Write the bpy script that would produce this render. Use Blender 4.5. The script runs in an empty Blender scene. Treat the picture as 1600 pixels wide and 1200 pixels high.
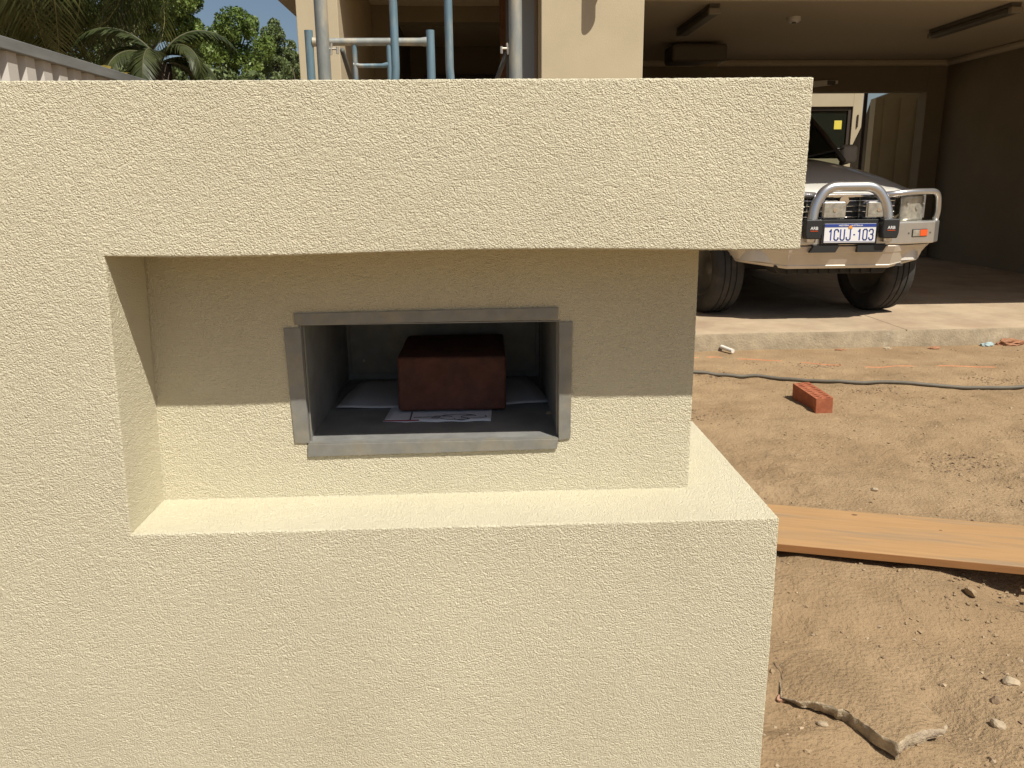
import bpy, bmesh, math, random
import numpy as np
from mathutils import Vector, Matrix, Quaternion
random.seed(7); rng = np.random.default_rng(7)
S = bpy.context.scene
C = S.collection
R = math.radians

# ------------------------------------------------------------------ camera
cam_d = bpy.data.cameras.new('camera'); cam = bpy.data.objects.new('camera', cam_d); C.objects.link(cam)
fw = Vector((0.03966209, 0.96919257, -0.24308986)); rt = Vector((0.99903812, -0.04301711, -0.00850682)); up = Vector((0.01870177, 0.24251864, 0.96996647))
cam.matrix_world = Matrix(((rt.x, up.x, -fw.x, 0), (rt.y, up.y, -fw.y, 0), (rt.z, up.z, -fw.z, 1.17), (0, 0, 0, 1)))
cam_d.sensor_width = 36; cam_d.lens = 1271.3 / 1600 * 36
cam_d.clip_start = 0.05; cam_d.clip_end = 2000
S.camera = cam
# ------------------------------------------------------------------ light
SUN = Vector((0.72, -1.0, 1.848)).normalized()
w = bpy.data.worlds.new("World"); S.world = w; w.use_nodes = True
nt = w.node_tree; bg = nt.nodes['Background']
sky = nt.nodes.new('ShaderNodeTexSky'); sky.sky_type = 'NISHITA'; sky.sun_disc = False
sky.sun_elevation = math.asin(SUN.z); sky.sun_rotation = math.atan2(SUN.x, SUN.y)
sky.dust_density = 2.0; sky.air_density = 1.0
nt.links.new(sky.outputs[0], bg.inputs[0]); bg.inputs[1].default_value = 0.058
sl = bpy.data.lights.new('sun', 'SUN'); sl.energy = 4.6; sl.angle = R(0.53); sl.color = (1.0, 0.945, 0.84)
so = bpy.data.objects.new('sun', sl); C.objects.link(so); so.rotation_euler = SUN.to_track_quat('Z', 'Y').to_euler(); so.location = (3, -4, 8)
S.view_settings.view_transform = 'Standard'; S.view_settings.look = 'None'
S.view_settings.exposure = 0.36; S.view_settings.gamma = 1; S.view_settings.use_curve_mapping = False
S.render.engine = 'CYCLES'

# ------------------------------------------------------------------ helpers
def tag(o, label=None, cat=None, group=None, kind=None):
    if label: o['label'] = label
    if cat: o['category'] = cat
    if group: o['group'] = group
    if kind: o['kind'] = kind
    return o
def empty(name, loc, label=None, cat=None, group=None, rz=0):
    o = bpy.data.objects.new(name, None); C.objects.link(o); o.location = loc; o.rotation_euler = (0, 0, rz)
    return tag(o, label, cat, group)
class MB:
    def __init__(s): s.v = []; s.f = []
    def add(s, vs, fs):
        n = len(s.v); s.v += [tuple(v) for v in vs]; s.f += [tuple(i + n for i in f) for f in fs]; return s
    def box(s, a, b, M=None):
        x0, y0, z0 = a; x1, y1, z1 = b
        vs = [Vector(p) for p in ((x0,y0,z0),(x1,y0,z0),(x1,y1,z0),(x0,y1,z0),(x0,y0,z1),(x1,y0,z1),(x1,y1,z1),(x0,y1,z1))]
        if M: vs = [M @ v for v in vs]
        return s.add(vs, [(0,3,2,1),(4,5,6,7),(0,1,5,4),(1,2,6,5),(2,3,7,6),(3,0,4,7)])
    def tube(s, pts, r, seg=14, cap=True):
        pts = [Vector(p) for p in pts]; n = len(pts); rr = r if isinstance(r, (list, tuple)) else [r] * n
        T = [(pts[min(i+1, n-1)] - pts[max(i-1, 0)]).normalized() for i in range(n)]
        a = Vector((0,0,1)) if abs(T[0].z) < .9 else Vector((1,0,0)); N = (a - T[0] * a.dot(T[0])).normalized()
        vs = []; fs = []
        for i in range(n):
            N = (N - T[i] * N.dot(T[i])).normalized(); B = T[i].cross(N)
            for k in range(seg):
                q = 2 * math.pi * k / seg; vs.append(pts[i] + (N * math.cos(q) + B * math.sin(q)) * rr[i])
        for i in range(n - 1):
            for k in range(seg):
                a0 = i*seg+k; b0 = i*seg+(k+1) % seg; fs.append((a0, b0, b0+seg, a0+seg))
        if cap: fs.append(tuple(range(seg))[::-1]); fs.append(tuple((n-1)*seg + k for k in range(seg)))
        return s.add(vs, fs)
    def prism(s, poly, d, M=None):      # polygon in xz extruded along y 0..d
        n = len(poly); vs = [Vector((x, 0, z)) for x, z in poly] + [Vector((x, d, z)) for x, z in poly]
        if M: vs = [M @ v for v in vs]
        return s.add(vs, [tuple(range(n))] + [tuple(range(n, 2*n))[::-1]] + [(i, i+n, (i+1) % n + n, (i+1) % n) for i in range(n)])
    def grid(s, P):                     # P[i][j] points
        n, m = len(P), len(P[0]); return s.add([p for r_ in P for p in r_], [(i*m+j, i*m+j+1, (i+1)*m+j+1, (i+1)*m+j) for i in range(n-1) for j in range(m-1)])
    def build(s, name, mat, parent=None, bevel=0, smooth=False, seg=2, solid=0):
        me = bpy.data.meshes.new(name); me.from_pydata(s.v, [], s.f); me.update()
        bm = bmesh.new(); bm.from_mesh(me); bmesh.ops.recalc_face_normals(bm, faces=bm.faces); bm.to_mesh(me); bm.free()
        me.materials.append(mat)
        if smooth: me.shade_smooth()
        o = bpy.data.objects.new(name, me); C.objects.link(o)
        if smooth and smooth != 'all': me.set_sharp_from_angle(angle=R(38))
        if parent: o.parent = parent
        if solid: m = o.modifiers.new('s', 'SOLIDIFY'); m.thickness = solid
        if bevel: m = o.modifiers.new('b', 'BEVEL'); m.width = bevel; m.segments = seg; m.limit_method = 'ANGLE'
        return o
def bx(name, a, b, mat, parent=None, bevel=0, M=None): return MB().box(a, b, M).build(name, mat, parent, bevel)
def arc(p0, pc, p1, n=8):
    p0, pc, p1 = Vector(p0), Vector(pc), Vector(p1); out = []
    for i in range(n + 1):
        t = i / n; out.append(p0 * (1-t)**2 + pc * 2*t*(1-t) + p1 * t*t)
    return out
def rounded(pts, rad, n=6):
    pts = [Vector(p) for p in pts]; out = [pts[0]]
    for a, b, c in zip(pts, pts[1:], pts[2:]):
        u = (a-b); v = (c-b); r_ = min(rad, u.length*.49, v.length*.49)
        out += arc(b + u.normalized()*r_, b, b + v.normalized()*r_, n)
    return out + [pts[-1]]
# lattice noise in numpy
TAB = rng.random((64, 64, 64)).astype(np.float32) * 2 - 1
def noise3(P, cell, off=0.0):
    Q = P / cell + off; I = np.floor(Q).astype(np.int64); F = (Q - I).astype(np.float32); F = F*F*(3-2*F); I &= 63; J = (I + 1) & 63
    x0, y0, z0 = I.T; x1, y1, z1 = J.T; fx, fy, fz = F.T
    a = TAB[x0,y0,z0]*(1-fx)+TAB[x1,y0,z0]*fx; b = TAB[x0,y1,z0]*(1-fx)+TAB[x1,y1,z0]*fx
    c = TAB[x0,y0,z1]*(1-fx)+TAB[x1,y0,z1]*fx; d = TAB[x0,y1,z1]*(1-fx)+TAB[x1,y1,z1]*fx
    return (a*(1-fy)+b*fy)*(1-fz) + (c*(1-fy)+d*fy)*fz
def mesh_np(name, V, F, mat, smooth=True):
    me = bpy.data.meshes.new(name); k = F.shape[1]
    me.vertices.add(len(V)); me.vertices.foreach_set('co', V.astype(np.float32).ravel())
    me.loops.add(F.size); me.loops.foreach_set('vertex_index', F.astype(np.int32).ravel())
    me.polygons.add(len(F)); me.polygons.foreach_set('loop_start', np.arange(0, F.size, k, dtype=np.int32))
    me.update(calc_edges=True)
    if smooth: me.polygons.foreach_set('use_smooth', np.ones(len(F), bool))
    me.materials.append(mat); me.update()
    return me
def obj(name, me, parent=None):
    o = bpy.data.objects.new(name, me); C.objects.link(o)
    if parent: o.parent = parent
    return o

# ------------------------------------------------------------------ materials
def mat(name, col, rough=.7, metal=0, var=0, vscale=8, bump=0, bscale=60, col2=None, c2scale=3, c2lo=.45, c2hi=.65, spec=.5, stretch=None, coat=0, bdet=4, bdist=.01):
    m = bpy.data.materials.new(name); m.use_nodes = True; n = m.node_tree; p = n.nodes['Principled BSDF']; L = n.links
    p.inputs['Roughness'].default_value = rough; p.inputs['Metallic'].default_value = metal
    p.inputs['Specular IOR Level'].default_value = spec; p.inputs['Coat Weight'].default_value = coat; p.inputs['Coat Roughness'].default_value = .05
    tc = n.nodes.new('ShaderNodeTexCoord'); vec = tc.outputs['Object']
    if stretch:
        mp = n.nodes.new('ShaderNodeMapping'); mp.inputs['Scale'].default_value = stretch; L.new(vec, mp.inputs[0]); vec = mp.outputs[0]
    def noise(s, d=4, r_=.55):
        t = n.nodes.new('ShaderNodeTexNoise'); t.inputs['Scale'].default_value = s; t.inputs['Detail'].default_value = d; t.inputs['Roughness'].default_value = r_
        L.new(vec, t.inputs['Vector']); return t
    cur = None
    rgb = n.nodes.new('ShaderNodeRGB'); rgb.outputs[0].default_value = (*col, 1); cur = rgb.outputs[0]
    if col2:
        t = noise(c2scale, 6, .6); mr = n.nodes.new('ShaderNodeMapRange'); mr.inputs[1].default_value = c2lo; mr.inputs[2].default_value = c2hi; L.new(t.outputs[0], mr.inputs[0])
        mx = n.nodes.new('ShaderNodeMix'); mx.data_type = 'RGBA'; L.new(mr.outputs[0], mx.inputs[0]); L.new(cur, mx.inputs[6]); mx.inputs[7].default_value = (*col2, 1); cur = mx.outputs[2]
    if var:
        t = noise(vscale, 5, .6); mr = n.nodes.new('ShaderNodeMapRange'); mr.inputs[1].default_value = .3; mr.inputs[2].default_value = .7; mr.inputs[3].default_value = 1-var; mr.inputs[4].default_value = 1+var; L.new(t.outputs[0], mr.inputs[0])
        h = n.nodes.new('ShaderNodeVectorMath'); h.operation = 'SCALE'; L.new(cur, h.inputs[0]); L.new(mr.outputs[0], h.inputs['Scale']); cur = h.outputs[0]
    L.new(cur, p.inputs['Base Color'])
    if bump:
        t = noise(bscale, bdet, .6); b = n.nodes.new('ShaderNodeBump'); b.inputs['Strength'].default_value = bump; b.inputs['Distance'].default_value = bdist; L.new(t.outputs[0], b.inputs['Height']); L.new(b.outputs[0], p.inputs['Normal'])
    return m
CREAM = (.66, .61, .452)
m_stucco = mat('cream_texture_render', CREAM, .9, var=.05, vscale=3, bump=1.0, bscale=760, bdet=2, bdist=.0030, spec=.15, col2=(.635,.58,.425), c2scale=2.2)
def grains(m):     # granular coat: small domes with sharp joints between them
    n = m.node_tree; L = n.links; p = n.nodes['Principled BSDF']; tc = [q for q in n.nodes if q.type == 'TEX_COORD'][0]
    nz = n.nodes.new('ShaderNodeTexNoise'); nz.inputs['Scale'].default_value = 260; nz.inputs['Detail'].default_value = 2; L.new(tc.outputs['Object'], nz.inputs['Vector'])
    ad = n.nodes.new('ShaderNodeVectorMath'); ad.operation = 'MULTIPLY_ADD'; ad.inputs[1].default_value = (.004, .004, .004); L.new(nz.outputs['Color'], ad.inputs[0]); L.new(tc.outputs['Object'], ad.inputs[2])
    vo = n.nodes.new('ShaderNodeTexVoronoi'); vo.feature = 'F1'; vo.inputs['Scale'].default_value = 470; L.new(ad.outputs[0], vo.inputs['Vector'])
    v2 = n.nodes.new('ShaderNodeTexNoise'); v2.inputs['Scale'].default_value = 700; v2.inputs['Detail'].default_value = 3; L.new(tc.outputs['Object'], v2.inputs['Vector'])
    mt = n.nodes.new('ShaderNodeMath'); mt.operation = 'MULTIPLY_ADD'; mt.inputs[1].default_value = -.75; L.new(vo.outputs['Distance'], mt.inputs[0]); L.new(v2.outputs[0], mt.inputs[2])
    b = n.nodes.new('ShaderNodeBump'); b.inputs['Strength'].default_value = 1; b.inputs['Distance'].default_value = .0024; L.new(mt.outputs[0], b.inputs['Height']); L.new(b.outputs[0], p.inputs['Normal'])
grains(m_stucco)
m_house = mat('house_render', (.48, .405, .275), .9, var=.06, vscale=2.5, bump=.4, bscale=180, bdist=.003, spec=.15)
m_galv = mat('zinc_sheet', (.25, .25, .24), .5, .15, var=.12, vscale=30, bump=.05, bscale=90, col2=(.19,.19,.185), c2scale=14, bdist=.003)
m_galv_face = mat('zinc_flange', (.225, .225, .21), .55, .3, var=.12, vscale=45, bump=.08, bscale=160, col2=(.27,.25,.20), c2scale=25, bdist=.002)
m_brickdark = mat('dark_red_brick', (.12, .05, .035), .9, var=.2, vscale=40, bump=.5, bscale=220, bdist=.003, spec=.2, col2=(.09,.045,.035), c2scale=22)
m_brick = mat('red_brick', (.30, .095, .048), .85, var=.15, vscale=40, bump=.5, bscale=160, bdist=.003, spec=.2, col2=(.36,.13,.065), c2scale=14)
m_paper = mat('paper', (.62, .63, .66), .8, var=.03, vscale=9)
m_papercard = mat('card_print', (.68, .70, .76), .6)
m_ink = mat('ink', (.06, .06, .08), .8)
m_redink = mat('red_print', (.30, .04, .05), .7)
m_sand = mat('sand', (.335, .236, .137), .95, var=.13, vscale=5, bump=1, bscale=80, bdet=10, bdist=.013, spec=.1, col2=(.275,.188,.106), c2scale=2.3, c2lo=.42, c2hi=.68)
m_crust = mat('sandy_crust', (.33, .24, .145), .95, var=.14, vscale=14, bump=.8, bscale=130, bdet=8, bdist=.006, spec=.1, col2=(.25,.18,.105), c2scale=7)
m_edge = mat('broken_edge', (.40, .32, .215), .95, var=.25, vscale=35, bump=1, bscale=120, bdist=.006, col2=(.27,.21,.15), c2scale=28)
m_stone = mat('pale_stone', (.38, .30, .20), .9, var=.2, vscale=40, bump=.6, bscale=90, bdist=.004)
m_pebble = mat('tan_pebble', (.38, .29, .19), .9, var=.3, vscale=30)
m_clod = mat('soil_clod', (.22, .15, .09), .95, var=.25, vscale=60, bump=.5, bscale=200, bdist=.003)
m_conc = mat('concrete', (.43, .335, .225), .85, var=.12, vscale=4, bump=.25, bscale=80, bdist=.004, col2=(.33,.235,.155), c2scale=2.2, c2lo=.45, c2hi=.7)
m_concside = mat('concrete_edge', (.29, .23, .15), .9, var=.2, vscale=12, bump=.7, bscale=60, bdist=.008, col2=(.38,.32,.23), c2scale=7, c2lo=.6, c2hi=.75)
m_wood = mat('pine_board', (.38, .225, .10), .6, var=.10, vscale=6, bump=.15, bscale=60, bdist=.002, stretch=(1,14,14), col2=(.27,.19,.115), c2scale=1.6, c2lo=.5, c2hi=.72)
m_woodedge = mat('pine_board_edge', (.28, .13, .045), .6, var=.1, vscale=8, stretch=(1,10,10))
m_hose = mat('grey_hose', (.115, .10, .075), .65, var=.15, vscale=30)
m_cord = mat('orange_cord', (.50, .19, .08), .7, var=.15, vscale=20)
m_blue = mat('blue_scaffold_paint', (.135, .215, .26), .5, .25, var=.2, vscale=18, bump=.2, bscale=120, bdist=.002, stretch=(1,1,.25), col2=(.32,.31,.27), c2scale=11, c2lo=.5, c2hi=.62)
m_grime = mat('worn_scaffold_paint', (.25, .265, .25), .6, .25, var=.2, vscale=18, bump=.3, bscale=120, bdist=.002, stretch=(1,1,.3), col2=(.36,.32,.24), c2scale=9, c2lo=.48, c2hi=.6)
m_grimedark = mat('dull_brace_steel', (.10,.10,.09), .7, .1, var=.2, vscale=20)
m_pin = mat('bare_steel', (.5, .46, .40), .4, .7, var=.2, vscale=60)
m_soffit = mat('soffit_paint', (.33, .28, .21), .8)
m_ceiling = mat('ceiling_board', (.50, .43, .32), .9)
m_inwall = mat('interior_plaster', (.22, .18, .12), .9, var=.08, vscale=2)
m_darkdoor = mat('dark_door', (.07, .06, .05), .6)
m_bronze = mat('bronze_frame', (.055, .04, .03), .5)
m_greyframe = mat('grey_frame', (.25, .265, .27), .5)
m_brown = mat('brown_strip', (.22, .16, .10), .7)
m_redboard = mat('stained_board', (.20, .095, .055), .85, var=.3, vscale=9, stretch=(4,4,1), col2=(.10,.07,.05), c2scale=6)
m_white = mat('white_plastic', (.7, .68, .62), .5)
m_cap = mat('lamp_end_cap', (.26,.23,.18), .5)
m_motor = mat('motor_case', (.11,.09,.065), .6)
m_dim = mat('lamp_metal', (.11, .10, .08), .5)
m_black = mat('black_plastic', (.018, .018, .018), .5)
m_rubber = mat('tyre_rubber', (.032, .030, .027), .85, var=.15, vscale=15, bump=.2, bscale=80, bdist=.003, col2=(.07,.06,.05), c2scale=9, c2lo=.5, c2hi=.8)
m_alu = mat('brushed_aluminium', (.62, .60, .56), .36, .85, var=.05, vscale=12, bump=.06, bscale=200, bdist=.001)
m_skirt = mat('dull_aluminium', (.60, .55, .47), .58, .6, var=.06, vscale=9)
m_bar = mat('satin_aluminium_tube', (.60, .60, .60), .30, .9, bump=.03, bscale=200, bdist=.001)
m_chrome = mat('chrome', (.8, .8, .8), .08, 1)
m_paint = mat('white_car_paint', (.62, .60, .55), .3, coat=.6, var=.02)
m_mirror = mat('mirror_shell', (.30,.29,.27), .5)
m_plate = mat('plate_white', (.74, .74, .74), .4)
m_plateblue = mat('plate_blue', (.03, .06, .28), .4)
m_orange = mat('orange_lens', (.72, .10, .02), .2)
m_emblem = mat('orange_emblem', (.80, .30, .03), .4)
m_clear = mat('clear_lens', (.46, .44, .38), .22, .55, var=.3, vscale=26, bump=.3, bscale=60, bdist=.004)
m_yellow = mat('yellow_sticker', (.75, .62, .08), .6)
m_olive = mat('olive_panel', (.52, .46, .31), .75, var=.06, vscale=3)
m_shedroof = mat('shed_roof', (.34, .33, .28), .7)
m_under = mat('underbody', (.035, .032, .028), .8, var=.3, vscale=8)
m_fence = mat('cream_steel_sheet', (.52, .49, .44), .55, var=.04, vscale=4)
m_rail = mat('grey_fence_rail', (.18, .185, .178), .6, var=.3, vscale=10, stretch=(1,.2,1))
m_trash = mat('rust_scrap', (.30, .14, .07), .8, var=.3, vscale=30)
m_bluebag = mat('pale_blue_scrap', (.30, .38, .38), .6)
m_bark = mat('bark', (.12, .09, .065), .95, var=.3, vscale=12, bump=.8, bscale=40, bdist=.02)
m_asph = mat('earth_far', (.25, .20, .13), .95)

def leafmat(name, col, col2, rough=.45, trans=.25):
    m = mat(name, col, rough, col2=col2, c2scale=1.1, c2lo=.4, c2hi=.62, var=.35, vscale=9, spec=.4)
    n = m.node_tree; p = n.nodes['Principled BSDF']; L = n.links
    t = n.nodes.new('ShaderNodeBsdfTranslucent'); ms = n.nodes.new('ShaderNodeMixShader'); ms.inputs[0].default_value = trans
    src = p.inputs['Base Color'].links[0].from_socket; L.new(src, t.inputs[0]); out = n.nodes['Material Output']
    L.new(p.outputs[0], ms.inputs[1]); L.new(t.outputs[0], ms.inputs[2]); L.new(ms.outputs[0], out.inputs[0]); return m
m_leafA = leafmat('mid_green_leaves', (.12, .18, .035), (.18, .24, .06))
m_leafB = leafmat('olive_green_leaves', (.115, .155, .05), (.16, .20, .08))
m_leafC = leafmat('dark_leaves', (.045, .075, .02), (.08, .115, .03))
m_palm = leafmat('palm_leaflets', (.055, .075, .018), (.10, .105, .035))
m_palmshade = leafmat('shaded_palm_leaflets', (.035,.05,.014), (.06,.07,.025))  # small palm's leaflets darkened: the big palm's shade put into the colour
m_yel = leafmat('yellow_green_leaves', (.16, .17, .03), (.30, .17, .04))
m_ribshade = mat('shaded_palm_rib', (.07,.07,.025), .6)  # ribs darkened to match the shade put into the leaflets
m_rib = mat('palm_rib', (.16, .15, .05), .5)

def glassmat(name, tint, rough=.02, mixt=.8):
    m = bpy.data.materials.new(name); m.use_nodes = True; n = m.node_tree; L = n.links
    p = n.nodes['Principled BSDF']; p.inputs['Base Color'].default_value = (*tint, 1); p.inputs['Roughness'].default_value = rough; p.inputs['Metallic'].default_value = 0
    p.inputs['Specular IOR Level'].default_value = .8
    t = n.nodes.new('ShaderNodeBsdfTransparent'); t.inputs[0].default_value = (.75, .82, .75, 1)
    ms = n.nodes.new('ShaderNodeMixShader'); fr = n.nodes.new('ShaderNodeFresnel'); fr.inputs[0].default_value = 1.45
    ad = n.nodes.new('ShaderNodeMath'); ad.operation = 'ADD'; ad.use_clamp = True; ad.inputs[1].default_value = 1-mixt; L.new(fr.outputs[0], ad.inputs[0])
    L.new(ad.outputs[0], ms.inputs[0]); L.new(t.outputs[0], ms.inputs[1]); L.new(p.outputs[0], ms.inputs[2]); L.new(ms.outputs[0], n.nodes['Material Output'].inputs[0]); return m
m_glass = glassmat('tinted_glass', (.02, .03, .02), mixt=.75)
m_winglass = glassmat('house_window_glass', (.02, .025, .018), mixt=.45)

# ------------------------------------------------------------------ ground
def axis(pts):
    out = []
    for a, b, d in pts:
        k = max(1, int(round((b-a)/d))); out.append(np.linspace(a, b, k, endpoint=False))
    return np.concatenate(out + [[pts[-1][1]]])
def sand_h(x, y):
    x = np.asarray(x, float); y = np.asarray(y, float); P = np.stack([x, y, np.zeros_like(x)], -1).reshape(-1, 3)
    def n(c, o): return noise3(P, c, o)
    f = np.clip((5.5 - P[:,1]) / .7, .12, 1) * np.clip((P[:,0] - .42) / .25, .25, 1)
    big = n(.62, 3.3)*.026 + n(.27, 9.1)*.020 - .010*np.clip(n(.19, 5.7)*1.8-.45, 0, 1)*2.2
    near = np.clip((4.6 - P[:,1]) / 2.5, .35, 1)
    m = n(.11, 1.7)*.0085 + n(.05, 8.2)*.0052*(.6+.4*n(.4, 2.2)) + n(.026, 4.4)*.0024 + n(.4, 6.6)*.004
    rough = np.clip(n(.33, 12.4)*1.3, 0, 1)*(np.abs(n(.03, 7.7))*.013)
    h = (big*near + m + rough) * f
    return h.reshape(x.shape)
gx = axis([(-300,-20,40),(-20,-3,1.2),(-3,.3,.15),(.3,2.6,.0085),(2.6,5.2,.014),(5.2,12,.5),(12,300,40)])
gy = axis([(-300,-20,40),(-20,.7,1),(.7,2.4,.0085),(2.4,4.2,.013),(4.2,5.75,.012),(5.75,30,.8),(30,600,60)])
GX, GY = np.meshgrid(gx, gy, indexing='ij')
GZ = sand_h(GX.ravel(), GY.ravel()).reshape(GX.shape)
fade = np.clip((GX+.2)/.5, 0, 1)*np.clip((5.6-GX)/.5, 0, 1)*np.clip((GY-.2)/.4, 0, 1)*np.clip((5.9-GY)/.2, 0, 1)
GZ = np.where(GX < .42, GZ*fade, GZ*fade)
# hollow under the board, heap left over behind the crust
GZ -= .045*np.exp(-(((GX-1.62)/.16)**2 + ((GY-2.07)/.07)**2))
nx, ny = len(gx), len(gy); idx = np.arange(nx*ny).reshape(nx, ny)
F = np.stack([idx[:-1,:-1], idx[1:,:-1], idx[1:,1:], idx[:-1,1:]], -1).reshape(-1, 4)
g = obj('ground', mesh_np('ground', np.stack([GX, GY, GZ], -1).reshape(-1, 3), F, m_sand)); tag(g, kind='structure')
def gz(x, y): return float(sand_h(np.array([x]), np.array([y]))[0])

# concrete slab of garage and porch: worn front edge
slab = MB()
xs = np.concatenate([np.linspace(-1.2, 7, 180)]); P = [[], [], [], []]
for x in xs:
    e = .006*math.sin(x*7.1)+.005*math.sin(x*19+1) + random.uniform(-.003, .003)
    yf = 5.500 + .024*(x-1.6) 
    P[0].append((x, yf+.012+e, -.2)); P[1].append((x, yf+e, .108+e*.5)); P[2].append((x, yf+.010+e, .120)); P[3].append((x, 16.0, .120))
slab.grid(P[:3]); sl_o = slab.build('slab_edge', m_concside, smooth='all'); 
cs = MB().grid([P[2], P[3]]); so_ = cs.build('garage_floor', m_conc); tag(so_, kind='structure'); sl_o.parent = so_
bx('joint', (3.02, 5.54, .1185), (3.026, 10.5, .1215), m_concside, so_)

# ------------------------------------------------------------------ letterbox wall (real displaced relief)
ZT, ZS, ZL = 1.2839, 1.0859, .7266; XL, XN, XR = -.4567, .3053, .3991; D0, D1, D2 = 1.0, 1.1179, 1.4523; HX0, HX1, HZ0, HZ1 = -.2480, .1120, .8060, .9800; XE = -2.05
fs_ = .00165
ax_x = axis([(XE,-.70,.012),(-.70,XL,fs_),(XL,HX0,fs_),(HX0,HX1,fs_),(HX1,XN,fs_),(XN,XR,fs_)])
ax_z = axis([(0,.30,.012),(.30,ZL,fs_),(ZL,HZ0,fs_),(HZ0,HZ1,fs_),(HZ1,ZS,fs_),(ZS,ZT,fs_)])
ax_y = axis([(D0,D1,fs_),(D1,D2,.003)])
AX = (ax_x, ax_y, ax_z); Vs = []; Ns = []; Fs = []; cnt = 0
def patch(ax, val, sgn, r1, r2, hole=None):
    global cnt
    o = [a for a in (0,1,2) if a != ax]; A = AX[o[0]]; B = AX[o[1]]; e = 1e-6
    A = A[(A >= r1[0]-e) & (A <= r1[1]+e)]; B = B[(B >= r2[0]-e) & (B <= r2[1]+e)]
    U, W = np.meshgrid(A, B, indexing='ij'); V = np.zeros(U.shape + (3,)); V[..., ax] = val; V[..., o[0]] = U; V[..., o[1]] = W
    i = np.arange(U.size).reshape(U.shape); f = np.stack([i[:-1,:-1], i[1:,:-1], i[1:,1:], i[:-1,1:]], -1)
    if hole:
        uc = (A[:-1]+A[1:])/2; wc = (B[:-1]+B[1:])/2
        k = ~(((uc > hole[0]) & (uc < hole[1]))[:, None] & ((wc > hole[2]) & (wc < hole[3]))[None, :]); f = f[k]
    f = f.reshape(-1, 4)
    flip = (sgn > 0) == (ax == 1)
    if flip: f = f[:, ::-1]
    N = np.zeros_like(V); N[..., ax] = sgn
    Vs.append(V.reshape(-1, 3)); Ns.append(N.reshape(-1, 3)); Fs.append(f + cnt); cnt += U.size
patch(1, D0, -1, (XE, XL), (0, ZT)); patch(1, D0, -1, (XL, XR), (ZS, ZT)); patch(1, D0, -1, (XL, XR), (0, ZL))
patch(1, D1, -1, (XL, XN), (ZL, ZS), (HX0, HX1, HZ0, HZ1))
patch(2, ZL, 1, (XL, XR), (D0, D1)); patch(2, ZL, 1, (XN, XR), (D1, D2))
patch(2, ZS, -1, (XL, XR), (D0, D1)); patch(2, ZS, -1, (XN, XR), (D1, D2))
patch(0, XL, 1, (D0, D1), (ZL, ZS)); patch(0, XN, 1, (D1, D2), (ZL, ZS))
patch(0, XR, 1, (D0, D2), (ZS, ZT)); patch(0, XR, 1, (D0, D2), (0, ZL))
patch(2, ZT, 1, (XE, XR), (D0, D2)); patch(0, XE, -1, (D0, D2), (0, ZT))
V = np.concatenate(Vs); N = np.concatenate(Ns); F = np.concatenate(Fs)
key = np.round(V * 1e5).astype(np.int64); key = key[:,0] * 4000037**2 + key[:,1] * 4000037 + key[:,2]
uq, first, inv = np.unique(key, return_index=True, return_inverse=True); inv = inv.ravel()
NN = np.stack([np.bincount(inv, N[:, k], len(uq)) for k in range(3)], -1); V = V[first]; F = inv[F]
cn = np.bincount(inv, np.ones(len(N)), len(uq)); ln = np.linalg.norm(NN, axis=1, keepdims=True); ln[ln == 0] = 1
edge = (np.abs(NN).max(1) < cn - .5) & (cn > 1)
NN /= ln
used = np.zeros(len(V), bool); used[F.ravel()] = True
remap = np.cumsum(used) - 1; V = V[used]; NN = NN[used]; edge = edge[used]; F = remap[F]
# render coat: grains a few millimetres across
rot = np.array([[.80,.36,-.48],[-.6,.48,-.64],[0,.8,.6]])
Q = V @ rot
n1 = noise3(Q, .0024, .3); n2 = noise3(V @ rot.T, .0030, 9.3); n3 = noise3(V @ rot.T, .012, 5.1); n4 = noise3(Q, .19, 2.5)
disp = n1*.00046 + n2*.00024 + n3*.00005 + n4*.0010
disp = np.where(edge, disp*.8 - .0007, disp)
V2 = V + NN * disp[:, None]
hat = np.clip(1 - np.abs(V[:,0] - XL) / .22, 0, 1); tz = np.clip((V[:,2] - ZL) / (ZS - ZL), 0, 1)
V2[:, 0] += hat * (tz * .0125 - .001)
# the long faces wave slightly, as hand-floated render does
V2[:, 2] += np.where(V[:,0] > XL, .0022*np.sin(V[:,0]*9+1.2)*np.clip(1-np.abs(V[:,2]-ZS)/.09, 0, 1), 0)
wall = empty('letterbox_wall', (-.6, 1.2, 0), 'cream textured render letterbox wall with a recessed niche and overhanging top beam', 'wall')
wb = obj('render_coat', mesh_np('render_coat', V2 - np.array([-.6, 1.2, 0]), F, m_stucco), wall)
# rear faces
rb = MB(); rb.add([(XE,D2,0),(XR,D2,0),(XR,D2,ZL),(XE,D2,ZL),(XN,D2,ZL),(XN,D2,ZS),(XE,D2,ZS),(XR,D2,ZS),(XR,D2,ZT),(XE,D2,ZT),(HX0,D2,ZL),(HX0,D2,ZS),(HX1,D2,ZL),(HX1,D2,ZS),(HX0,D2,HZ0),(HX1,D2,HZ0),(HX0,D2,HZ1),(HX1,D2,HZ1)], [(0,1,2,3),(6,7,8,9),(3,10,11,6),(12,4,5,13),(10,12,15,14),(16,17,13,11)])
rr_ = rb.build('rear_face', m_stucco, wall); rr_.location = (.6, -1.2, 0)

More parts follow.
